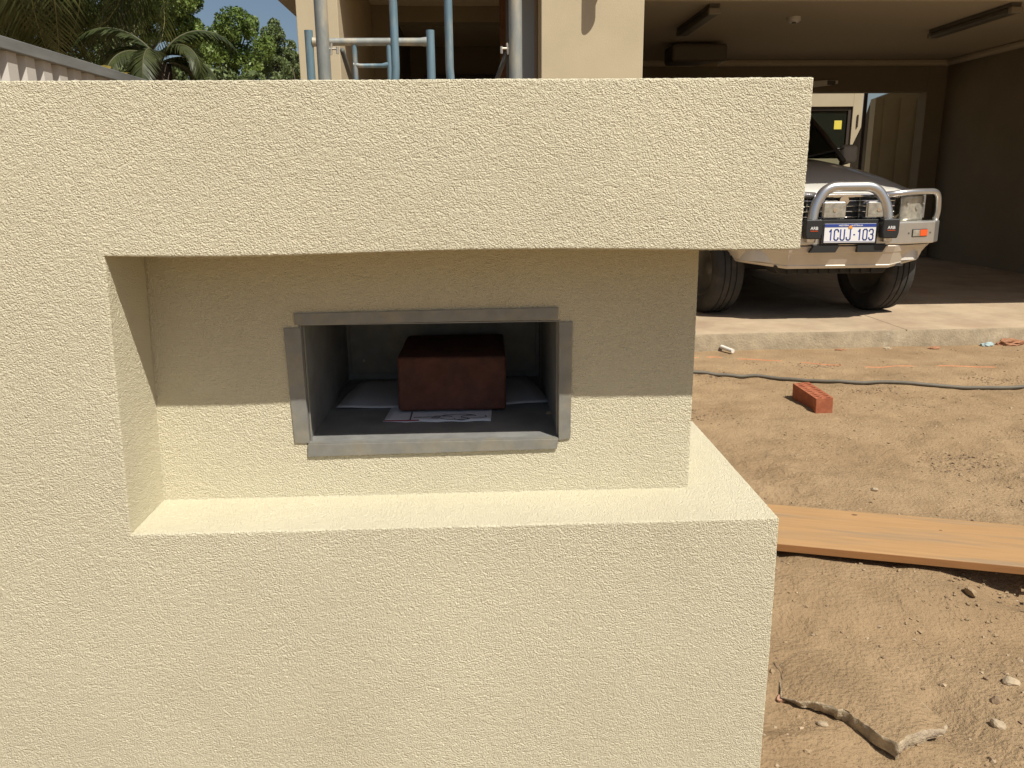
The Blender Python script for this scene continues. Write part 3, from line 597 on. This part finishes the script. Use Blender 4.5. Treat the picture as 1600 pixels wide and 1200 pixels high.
# ------------------------------------------------------------------ steel sheet fence at the left
fence = empty('sheet_fence', (-2.2, 4, 0), 'cream corrugated steel fence with grey top rail receding at the left', 'fence')
for k in range(7):
    y0 = 1.52 + k*.99*1.0; P = []; pitch = .165
    for j in range(6):
        yb = y0 + j*pitch
        for (dy, dx) in ((0,0),(.085,0),(.105,-.036),(.145,-.036)): P.append((-2.2+dx+.018, yb+dy))
    P.append((-2.182, y0+6*pitch))
    o = MB().grid([[(x, y, .05) for x, y in P], [(x, y, 1.79) for x, y in P]]).build('sheet', m_fence, fence, solid=.001); o.location = (2.2, -4, 0)
o = bx('top_rail', (-2.238, 1.5, 1.776), (-2.160, 8.6, 1.834), m_rail, fence, .004); o.location = (2.2, -4, 0)
o = bx('bottom_rail', (-2.235, 1.5, .02), (-2.162, 8.6, .08), m_rail, fence, .004); o.location = (2.2, -4, 0)
for k in range(4): o = bx('fence_post', (-2.25, 1.5+k*2.36, 0), (-2.237, 1.55+k*2.36, 1.80), m_rail, fence); o.location = (2.2, -4, 0)

# ------------------------------------------------------------------ vegetation
def leaf_mesh(name, clumps, n, size, m, seed, asp=.45):
    rs = np.random.default_rng(seed); ws = np.array([c[3]**2 for c in clumps]); ws = ws/ws.sum(); P = []
    for c, w_ in zip(clumps, ws):
        k = int(n*w_); d = rs.normal(size=(k, 3)); d /= np.linalg.norm(d, axis=1, keepdims=True); r_ = c[3]*(.35+.65*rs.random((k,1))**.5)
        q = np.array(c[:3]) + d*r_*np.array([1,1,.85]); hole = noise3(q, c[3]*.42+.04, seed*.37); q = q[hole > -.22]; P.append(q)
    P = np.concatenate(P); k = len(P); a = rs.normal(size=(k,3)); a[:,2] -= .3; a /= np.linalg.norm(a, axis=1, keepdims=True); b = np.cross(a, rs.normal(size=(k,3))); b /= np.linalg.norm(b, axis=1, keepdims=True)
    s = size*(.6+.8*rs.random((k,1))); V = np.stack([P-a*s*.5, P+b*s*asp*.5, P+a*s*.5, P-b*s*asp*.5], 1).reshape(-1, 3)
    return mesh_np(name, V, np.arange(4*k).reshape(-1, 4), m, False)
def tree(name, base, clumps, n, size, m, seed, label, cat='tree', trunk=.09, asp=.45):
    e = empty(name, base, label, cat); loc = [tuple(c[i]-base[i] for i in range(3)) + (c[3],) for c in clumps]
    obj('crown', leaf_mesh('crown', loc, n, size, m, seed, asp), e)
    rs = random.Random(seed); zt = min(c[2] for c in loc); tk = MB(); top = Vector((0, 0, max(.4, zt*.7)))
    tk.tube([(0,0,-.1), (.03,.02,top.z*.5), top], [trunk*1.3, trunk, trunk*.8], 10); tk.build('trunk', m_bark, e, smooth='all')
    lm = MB()
    for c in loc:
        en = Vector(c[:3]); mid = (top+en)/2 + Vector((rs.uniform(-.1,.1), rs.uniform(-.1,.1), -.1)); lm.tube([top-Vector((0,0,.1)), mid, en], [trunk*.5, trunk*.3, trunk*.1], 6)
    lm.build('limbs', m_bark, e, smooth='all'); return e
K = 1/1271.3
def at(px, py, y):   # world point behind a photograph pixel at depth y, used only to lay out the planting
    d = fw + rt*((px-800)*K) - up*((py-600)*K); d *= y/d.y; return (d.x, d.y, d.z+1.17)
def cl(lst, y, dy=.5, seed=1):
    rs = random.Random(seed); out = []
    for px, py, r_ in lst: out.append(at(px, py, y + rs.uniform(-dy, dy)) + (r_*y*K*1.02,))
    return out
tree('broadleaf_tree', (-4.6, 15, 0), cl([(366,38,27),(345,64,28),(392,72,36),(335,100,34),(372,105,34),(310,75,30),(388,38,16)], 15) + [(-4.4,15.3,2.2,.55)], 26000, .062, m_leafA, 11, 'mid green leafy tree with a rounded top left of the sky gap')
tree('slender_tree', (-3.6, 16, 0), cl([(426,55,17),(422,80,24),(440,92,20),(430,112,26),(408,100,18),(428,38,9)], 16, .3) , 12000, .058, m_leafB, 12, 'slender olive green tree rising to a point beside the house', trunk=.06)
tree('young_tree', (-3.3, 17, 0), cl([(452,72,10),(456,90,12),(458,112,15),(449,100,9)], 17, .2), 5500, .055, m_leafB, 13, 'small thin tree right beside the house corner', trunk=.04)
tree('tall_tree', (-6.0, 14, 0), cl([(250,-10,50),(288,0,30),(270,40,34),(235,40,30),(290,50,28),(280,-60,40),(300,40,16),(205,-30,45)], 14), 28000, .064, m_leafA, 14, 'tall bright green tree behind the small palm, reaching the top edge')
tree('dark_tree', (-8.6, 15, 0), cl([(20,0,60),(90,20,60),(160,10,55),(-60,0,70),(40,60,55),(120,70,50),(190,50,50),(60,-60,70),(160,-60,60)], 15), 16000, .11, m_leafC, 15, 'dark dense tree behind the large palm at the far left')
tree('hedge_bush', (-4.6, 11.5, 0), cl([(215,120,30),(265,125,26),(310,122,26),(350,128,22),(395,130,20),(440,132,16),(150,110,28),(180,80,26)], 11.5), 12000, .07, m_leafB, 16, 'low olive bush behind the fence under the small palm', 'bush', .05)
def frond(L_, elev, az, droop, nl, lw, ll, m, parent, seed):
    rs = random.Random(seed); pts = []; p = Vector((0,0,0)); el = elev; n = 16; h = Vector((math.cos(az), math.sin(az), 0)); side = Vector((-math.sin(az), math.cos(az), 0))
    for i in range(n+1):
        pts.append(p.copy()); d = h*math.cos(el) + Vector((0,0,1))*math.sin(el); p = p + d*(L_/n); el -= droop/n*(1+.8*i/n)
    mb = MB().tube(pts, [.014*(1-.85*i/n) for i in range(n+1)], 5)
    rib = mb.build('frond', m_rib if m is m_palm else m_ribshade, parent, smooth='all'); V = []; F = []
    for k in range(nl):
        f = .12 + .88*k/nl; q = f*n; i = min(int(q), n-1); b = pts[i].lerp(pts[i+1], q-i); tg = (pts[i+1]-pts[i]).normalized(); nrm = side.cross(tg)
        ln = ll*(math.sin(math.pi*min(1, f*.85+.12))**.6)*rs.uniform(.85,1.1)
        for s_ in (-1, 1):
            d = (side*s_*.75 + tg*.62 - nrm*.0 + Vector((0,0,-.28 + rs.uniform(-.12,.12)))).normalized(); w2 = tg*lw*.5; mid = b + d*ln*.55; tip = b + d*ln + Vector((0,0,-ln*.16)); c = len(V)
            V += [b-w2*.6, b+w2*.6, mid+w2, mid-w2, tip]; F += [(c,c+1,c+2,c+3),(c+3,c+2,c+4)]
    o = MB(); o.v = [tuple(v) for v in V]; o.f = F; o.build('leaflets', m, rib); return rib
def palm(base, crown_z, nf, L_, label, seed, e0=(-.3, 1.1), dr=(1.0, 2.2), ll=.32, trunk=.14, lm=None):
    e = empty('palm_tree', base, label, 'palm tree'); rs = random.Random(seed)
    MB().tube([(0,0,-.1),(0.02,0,crown_z*.5),(0,0,crown_z)], [trunk*1.2, trunk, trunk*1.1], 12).build('trunk', m_bark, e, smooth='all')
    hd = empty('crown_hub', (0,0,crown_z)); hd.parent = e
    for k in range(nf):
        f = frond(L_*rs.uniform(.8,1.1), rs.uniform(*e0), k*2.39996+rs.uniform(-.2,.2), rs.uniform(*dr), 52, .022, ll, lm or m_palm, e, seed*100+k); f.location = (0,0,crown_z)
    bpy.data.objects.remove(hd); return e
palm((-4.05, 8.6, 0), 3.95, 46, 2.5, 'large feather palm with long drooping fronds above the fence', 3, (-.5, .8), (1.9, 3.1), .42, .09)
palm((-5.6, 9.4, 0), 3.9, 34, 2.5, 'second large palm at the left edge, its fronds hanging behind the fence', 5, (-.5, .8), (1.9, 3.1), .42, .09)
a = at(250, 100, 8.2); palm((a[0], a[1], 0), a[2], 10, .82, 'small palm with curved arching fronds above the end of the fence', 4, (.35, 1.3), (1.4, 2.3), .22, .09, m_palmshade)
# broad yellowing leaves just over the fence
def broad_leaf(L_, W_, droop):
    P = []
    for i in range(9):
        f = i/8; w_ = W_*math.sin(math.pi*min(1, f*.95+.03))**.7; z_ = -droop*f*f
        P.append([(f*L_, s_*w_*.5, z_ - abs(s_)*w_*.12) for s_ in (-1, -.5, 0, .5, 1)])
    mb = MB().grid(P); me = bpy.data.meshes.new('leaf'); me.from_pydata(mb.v, [], mb.f); me.materials.append(m_yel); me.shade_smooth(); return me
lm_ = [broad_leaf(.21, .09, .12), broad_leaf(.17, .08, .08), broad_leaf(.20, .065, .14)]
for i, (px, py, yy, lab) in enumerate([(55,74,5.2,'yellowing broad-leaved plant over the fence, nearest the left edge'),(112,98,6.2,'broad-leaved plant with drooping yellow-green leaves over the middle of the fence rail'),(165,112,7.4,'broad-leaved plant with orange tinged leaves near the end of the fence')]):
    a = at(px, py-6, yy); e = empty('broad_leaved_plant', (a[0], a[1], 0), lab, 'plant'); rs = random.Random(i+50)
    MB().tube([(0,0,0),(0,0,a[2]-.3)], .02, 8).build('stem', m_bark, e, smooth='all')
    for k in range(9):
        o = obj('leaf', lm_[k % 3], e); o.location = (rs.uniform(-.08,.08), rs.uniform(-.15,.15), a[2]-.14+rs.uniform(-.06,.12)); o.rotation_euler = (rs.uniform(-.5,.5), rs.uniform(-.9,.4), k*2.4+rs.uniform(-.4,.4))

# ------------------------------------------------------------------ parked ute with bull bar
car = empty('parked_ute', (2.66, 5.80, .12), 'white ute with a silver bull bar parked nose out in the garage', 'car')
def cpn(name, mb, m, parent=None, **k): return mb.build(name, m, parent or car, **k)
PLAN = [(-.82,.34),(-.81,.30),(-.70,.135),(-.36,.015),(.36,.015),(.70,.135),(.79,.24),(.795,.29)]
def offp(o, plan=None):
    P = [Vector(p) for p in (plan or PLAN)]; out = []
    for i, p in enumerate(P):
        a = P[max(i-1,0)]; b = P[min(i+1,len(P)-1)]; t_ = (b-a).normalized(); n = Vector((-t_.y, t_.x)); out.append(p + n*o)
    return out
PLAN_SK = [(-.86,.66),(-.85,.44),(-.72,.28),(-.42,.012),(.36,.012),(.70,.22),(.785,.33)]
LIFT = [.055,.05,.03,0,0,.035,.075]
def band(prof): return MB().grid([[(p.x, p.y, z_) for p in offp(o_)] for z_, o_ in prof])
def skirt(prof): return MB().grid([[(p.x, p.y, z_ + l_*(.55-z_)/.15) for p, l_ in zip(offp(o_, PLAN_SK), LIFT)] for z_, o_ in prof])
cpn('bumper_bar', band([(.728,.20),(.735,.02),(.732,.004),(.725,0),(.585,0),(.577,.004),(.573,.03)]), m_alu, solid=.003)
cpn('bumper_skirt', skirt([(.571,.012),(.565,.004),(.522,.020),(.518,.024),(.430,.055),(.424,.052),(.404,.066),(.400,.10)]), m_skirt, solid=.003)
for cx in (-.165, .165):
    cpn('tow_slot', MB().prism([(cx-.115,.525),(cx+.075,.525),(cx+.105,.577),(cx-.085,.577)] if cx < 0 else [(cx-.095,.525),(cx+.090,.525),(cx+.12,.577),(cx-.095,.577)], .03, Matrix.Translation((0,-.004,0))), m_black)
# hoop and side loops
hw = .278
hoop = [(-hw,.0,.60),(-hw,.0,.72),(-hw+.015,.01,.86),(-hw+.10,.02,.985),(hw-.10,.02,.985),(hw-.015,.01,.86),(hw,.0,.72),(hw,.0,.60)]
cpn('hoop', MB().tube(rounded(hoop, .11, 8), .036, 20), m_bar, smooth='all')
for s_ in (-1, 1):
    pts = [(s_*(hw-.03),.045,.925),(s_*.50,.10,.945),(s_*.735,.20,.945),(s_*.775,.25,.80),(s_*.765,.26,.725)]
    cpn('side_loop', MB().tube(rounded(pts, .07, 7), .0215, 14), m_bar, smooth='all')
    pad = MB(); x = s_*hw
    pad.prism([(x-.050,.625),(x+.050,.625),(x+.060,.665),(x+.060,.762),(x-.060,.762),(x-.060,.665)], .075, Matrix.Translation((0,-.055,0)))
    po = cpn('hoop_pad', pad, m_black, bevel=.008)
    def text(s, size, loc, m, parent, name='lettering', ext=.001, sx=1):
        cu = bpy.data.curves.new(name, 'FONT'); cu.body = s; cu.size = size; cu.extrude = ext; cu.align_x = 'CENTER'; cu.align_y = 'CENTER'; cu.offset = size*.012
        t_ = bpy.data.objects.new(name, cu); C.objects.link(t_); dg = bpy.context.evaluated_depsgraph_get(); me = bpy.data.meshes.new_from_object(t_.evaluated_get(dg)); bpy.data.objects.remove(t_)
        me.materials.clear(); me.materials.append(m); me.transform(Matrix.Translation(loc) @ Matrix.Rotation(R(90), 4, 'X') @ Matrix.Diagonal((sx,1,1,1))); return obj(name, me, parent)
    text('ARB', .030, (x, -.0565, .700), m_plate, po, 'pad_mark', sx=1.0); MB().box((x-.028,-.0575,.680),(x+.028,-.0553,.6835)).build('pad_underline', m_orange, po)
    # indicator in the bar wing
    A_ = Vector((s_*.36,.015,0)); B_ = Vector((s_*.70,.135,0)); dd = (B_-A_).normalized(); nn = Vector((dd.y, -dd.x, 0))*s_; base = A_ + dd*.215
    Mi = Matrix(((dd.x,-nn.x,0,base.x),(dd.y,-nn.y,0,base.y),(0,0,1,.652),(0,0,0,1)))
    io = cpn('indicator', MB().box((-.075,-.003,-.028),(.075,.006,.028), Mi), m_black, bevel=.003)
    MB().box((.0,-.008,-.023),(.07,-.0035,.023), Mi).build('orange_lens', m_orange, io, bevel=.003); MB().box((-.07,-.008,-.023),(-.002,-.0035,.023), Mi).build('clear_lens', m_clear, io, bevel=.003)
    for dx in (-.105, .105): MB().tube([Mi @ Vector((dx,.004,0)), Mi @ Vector((dx,-.003,0))], .007, 10).build('bolt', m_dim, io)
# number plate
pf = cpn('plate_holder', MB().box((-.202,-.010,.583),(.202,.002,.757)), m_black, bevel=.003)
pl = cpn('number_plate', MB().box((-.187,-.016,.595),(.187,-.0105,.729)), m_plate, bevel=.002)
MB().box((-.186,-.0175,.705),(.186,-.0163,.728)).build('blue_band', m_plateblue, pl)
text('WESTERN    AUSTRALIA', .0155, (0, -.0182, .716), m_plate, pl, 'plate_text', .0004, 1.05)
GL = {'1': [[(.18,.80),(.34,1),(.34,0)]], 'C': [[(.48,.78),(.48,.88),(.38,1),(.16,1),(.04,.88),(.04,.12),(.16,0),(.38,0),(.48,.12),(.48,.24)]], 'U': [[(.04,1),(.04,.12),(.16,0),(.38,0),(.48,.12),(.48,1)]],
 'J': [[(.46,1),(.46,.12),(.34,0),(.16,0),(.04,.12),(.04,.26)]], '.': [[(.16,.50),(.28,.50)]], '0': [[(.04,.12),(.16,0),(.38,0),(.48,.12),(.48,.88),(.38,1),(.16,1),(.04,.88),(.04,.12)]],
 '3': [[(.04,.80),(.04,.88),(.16,1),(.36,1),(.47,.88),(.47,.64),(.36,.53),(.20,.53)],[(.36,.53),(.48,.42),(.48,.12),(.36,0),(.16,0),(.04,.12),(.04,.22)]]}
adv = {'.': .44}; xx = -.160; HG = .074; tw = .0047
for ch in '1CUJ.103':
    gm = MB()
    for ln_ in GL[ch]:
        pts = [Vector((xx + a_*.064, 0, .614 + b_*HG)) for a_, b_ in ln_]
        for a_, b_ in zip(pts, pts[1:]):
            d_ = (b_-a_).normalized(); n_2 = Vector((-d_.z, 0, d_.x))*tw; a2 = a_ - d_*tw*.55; b2_ = b_ + d_*tw*.55
            gm.add([a2+n_2, a2-n_2, b2_-n_2, b2_+n_2], [(0,1,2,3)])
    go = gm.build('plate_character', m_plateblue, pl); go.location = (0, -.0166 - .0001*len(ch), 0); go.modifiers.new('s', 'SOLIDIFY').thickness = .0006
    xx += .0715*adv.get(ch, .62)
MB().prism([(-.014,.696),(.014,.694),(.010,.712),(-.004,.718),(-.012,.710)], .0015, Matrix.Translation((0,-.0195,0))).build('plate_emblem', m_emblem, pl)
MB().box((-.186,-.0170,.6025),(.186,-.0162,.6045)).build('plate_rule', m_plateblue, pl)
cpn('bar_top_trim', MB().box((-.20,-.006,.7365),(.20,.03,.748)), m_alu, bevel=.003)
# driving lamps
for cx in (-.118, .200):
    e_ = cpn('driving_lamp', MB().box((cx-.088,.0,.762),(cx+.088,.075,.885)), m_chrome, bevel=.018, seg=4)
    MB().box((cx-.078,-.004,.772),(cx+.078,.004,.875)).build('lamp_glass', m_clear, e_, bevel=.012, seg=3); MB().tube([(cx,-.002,.825),(cx,-.008,.825)], .014, 12).build('lamp_bulb', m_chrome, e_, smooth=True)
    MB().box((cx-.03,.02,.705),(cx+.03,.05,.764)).build('lamp_foot', m_black, e_)
# grille
gr = cpn('grille', MB().box((-.40,.165,.70),(.40,.20,.925)), m_black)
for k in range(5): MB().box((-.385,.140,.728+k*.038),(.385,.166,.7345+k*.038)).build('grille_bar', m_chrome if k % 2 == 0 or True else m_black, gr, bevel=.002)
for x in (-.26,-.13,0,.13,.26): MB().box((x-.004,.150,.72),(x+.004,.164,.915)).build('grille_divider', m_dim, gr)
MB().box((-.40,.130,.905),(.40,.165,.932)).build('grille_rim', m_chrome, gr, bevel=.006)
MB().tube([(.0,.128,.885),(.0,.120,.885)], .034, 20).build('badge', m_chrome, gr, smooth=True)
# headlights wrap the corner
for s_ in (-1, 1):
    prof = [(.425,.125),(.50,.135),(.58,.165),(.64,.215),(.675,.29)]
    hl = MB().grid([[(s_*x, y, z_) for x, y in prof] for z_ in (.738,.76,.90,.918)]); ho = cpn('headlight', hl, m_clear, smooth='all', solid=.02)
    MB().grid([[(s_*(x*.995), y-.004+dy, z_) for x, y in prof] for z_, dy in ((.919,0),(.928,-.002),(.934,.012))]).build('headlight_trim', m_dim, ho, solid=.004)
    for (x, y, z_, r_) in ((.475,.126,.86,.010),(.56,.150,.83,.012),(.625,.19,.86,.009)): MB().tube([(s_*x,y,z_),(s_*x,y-.004,z_)], r_, 14).build('reflector', m_clear, ho, smooth=True)
    cpn('corner_panel', MB().grid([[(s_*x, y+.006, z_) for x, y in prof+[(.75,.52)]] for z_ in (.45,.736)]), m_paint, smooth='all')
# body shell
ST = [(.16,.945,.46,.66,.05),(.20,.965,.60,.66,.07),(.32,.998,.69,.70,.10),(.55,1.055,.76,.72,.13),(.85,1.12,.785,.74,.155),(1.25,1.18,.80,.76,.165),(1.72,1.225,.81,.78,.16)]
def sec(y, zc, wd, _, dp_):
    r_ = []
    for i in range(21):
        u = -1 + 2*i/20; r_.append((u*wd, y + (.10*abs(u)**3 if y < .5 else 0), zc - dp_*abs(u)**3.2 - (.006 if abs(abs(u)-.62) < .03 else 0)))
    return r_
cpn('bonnet', MB().grid([sec(*s_) for s_ in ST]), m_paint, smooth='all', solid=.01)
cpn('bonnet_lip', MB().tube([(x, .148+.10*abs(x/.46)**3*.5, .938-.012*abs(x/.46)**3) for x in np.linspace(-.44,.44,14)], .014, 8), m_paint, smooth='all')
def side(s_):
    pts = [(.52,.74),(.52,.925),(.56,.93),(.85,.965),(1.25,1.015),(1.72,1.065),(3.5,1.08),(3.55,1.06),(4.75,1.02),(4.78,.5)]
    pts += [(4.25,.38)] + [(3.85+.43*math.cos(R(q)), .34+.43*math.sin(R(q))) for q in range(10, 171, 16)] + [(3.38,.33),(1.22,.33)] + [(.75+.43*math.cos(R(q)), .34+.43*math.sin(R(q))) for q in range(10, 120, 14)]
    me = MB().prism([(a_, b_) for a_, b_ in pts], .03, Matrix.Translation((s_*.805 - .015, 0, 0)) @ My); return cpn('side_panel', me, m_paint)
side(-1); side(1)
cpn('underbody', MB().box((-.50,1.0,.30),(.50,4.6,.44)), m_under, bevel=.03); cpn('wheel_well', MB().box((-.78,1.2,.34),(.78,3.3,.9)), m_under); cpn('engine_bay', MB().box((-.42,.24,.44),(.42,1.2,.90)), m_under)
cpn('bash_plate', MB().prism([(-.40,.345),(.40,.345),(.46,.42),(-.46,.42)], .25, Matrix.Translation((0,.24,0))), m_under, bevel=.01)
for k in range(9): cpn('cooling_fin', MB().box((-.34+k*.08,.228,.350),(-.30+k*.08,.239,.395)), m_black)
# cabin
cab = cpn('cabin', MB().box((-.77,1.75,.9),(.77,3.5,1.075)), m_under)
cpn('tray', MB().box((-.79,3.52,.55),(.79,4.74,1.03)), m_paint, bevel=.01)
WS = [(-.64,1.72,1.215),(.64,1.72,1.215),(.57,2.46,1.665),(-.57,2.46,1.665)]
cpn('windscreen', MB().add([Vector(p) for p in WS], [(0,1,2,3)]), m_glass, solid=.004)
for s_ in (-1,1):
    cpn('pillar', MB().tube([(s_*.665,1.70,1.19),(s_*.625,2.10,1.45),(s_*.58,2.48,1.67)], .026, 8), m_bronze, smooth='all')
    cpn('pillar', MB().tube([(s_*.78,2.9,1.07),(s_*.66,2.9,1.68)], .03, 8), m_paint, smooth='all'); cpn('pillar', MB().tube([(s_*.77,3.48,1.07),(s_*.64,3.4,1.67)], .035, 8), m_paint, smooth='all')
    cpn('side_window', MB().add([(s_*.775,1.80,1.09),(s_*.775,3.46,1.09),(s_*.65,3.38,1.66),(s_*.63,2.50,1.66)], [(0,1,2,3)]), m_glass)
    mr = cpn('mirror', MB().box((min(s_*.745,s_*.91),1.93,1.175),(max(s_*.745,s_*.91),2.01,1.345)), m_mirror, bevel=.06, seg=4); MB().tube([(s_*.76,1.98,1.17),(s_*.86,1.98,1.20)], .02, 8).build('mirror_arm', m_black, mr)
cpn('roof', MB().grid([[(x*(.60 if y < 2.6 else .64), y, z_ - .03*abs(x)**3) for x in np.linspace(-1,1,11)] for y, z_ in ((2.44,1.672),(2.6,1.70),(3.0,1.72),(3.42,1.68))]), m_paint, smooth='all', solid=.03)
cpn('dashboard', MB().box((-.70,1.80,1.05),(.70,2.15,1.17)), m_black, bevel=.04)
for cx in (-.35,.35): cpn('seat_back', MB().box((cx-.22,3.0,1.0),(cx+.22,3.15,1.42)), m_under, bevel=.05)
for cx in (-.33, .30):
    w0 = Vector((cx,1.70,1.222)); cpn('wiper', MB().tube([w0, w0+Vector((.42,.14,.085))], .008, 6), m_black)
# wheels
def wheel(x, y, st):
    e_ = bpy.data.objects.new('wheel', None); C.objects.link(e_); e_.parent = car; e_.location = (x, y, .357); e_.scale = (1.05,1.05,1.05); e_.rotation_euler = (0,0,st)
    pr_ = [(-.095,.21),(-.11,.25),(-.115,.29),(-.105,.322),(-.090,.336),(-.062,.340),(-.060,.331),(-.052,.331),(-.050,.340),(-.016,.341),(-.014,.331),(-.006,.331),(-.004,.341),(.030,.341),(.032,.331),(.040,.331),(.042,.340),(.090,.336),(.105,.322),(.115,.29),(.11,.25),(.095,.21)]
    P = [[(a_, r_*math.cos(q), r_*math.sin(q)) for a_, r_ in pr_] for q in np.linspace(0, 2*math.pi, 57)]; ty = MB().grid(P).build('tyre', m_rubber, e_, smooth=True)
    rm = MB()
    P = [[(a_, r_*math.cos(q), r_*math.sin(q)) for a_, r_ in [(-.095,.212),(-.08,.19),(-.02,.18),(-.01,.06),(-.03,.05),(-.03,.001)]] for q in np.linspace(0, 2*math.pi, 33)]; rm.grid(P)
    P = [[(a_, r_*math.cos(q), r_*math.sin(q)) for a_, r_ in [(.095,.212),(.08,.19),(.02,.18),(.01,.06),(.03,.05),(.03,.001)]] for q in np.linspace(0, 2*math.pi, 33)]; rm.grid(P); rm.build('rim', m_dim, e_, smooth='all')
cpn('sun_leak_blocker', MB().box((-.48,.12,.410),(.48,1.1,.425)), m_under)  # added plate under the nose, stops sun leaking onto the floor
for x in (-.79,.55): wheel(x, .69, R(11)); wheel(x, 3.85, 0)
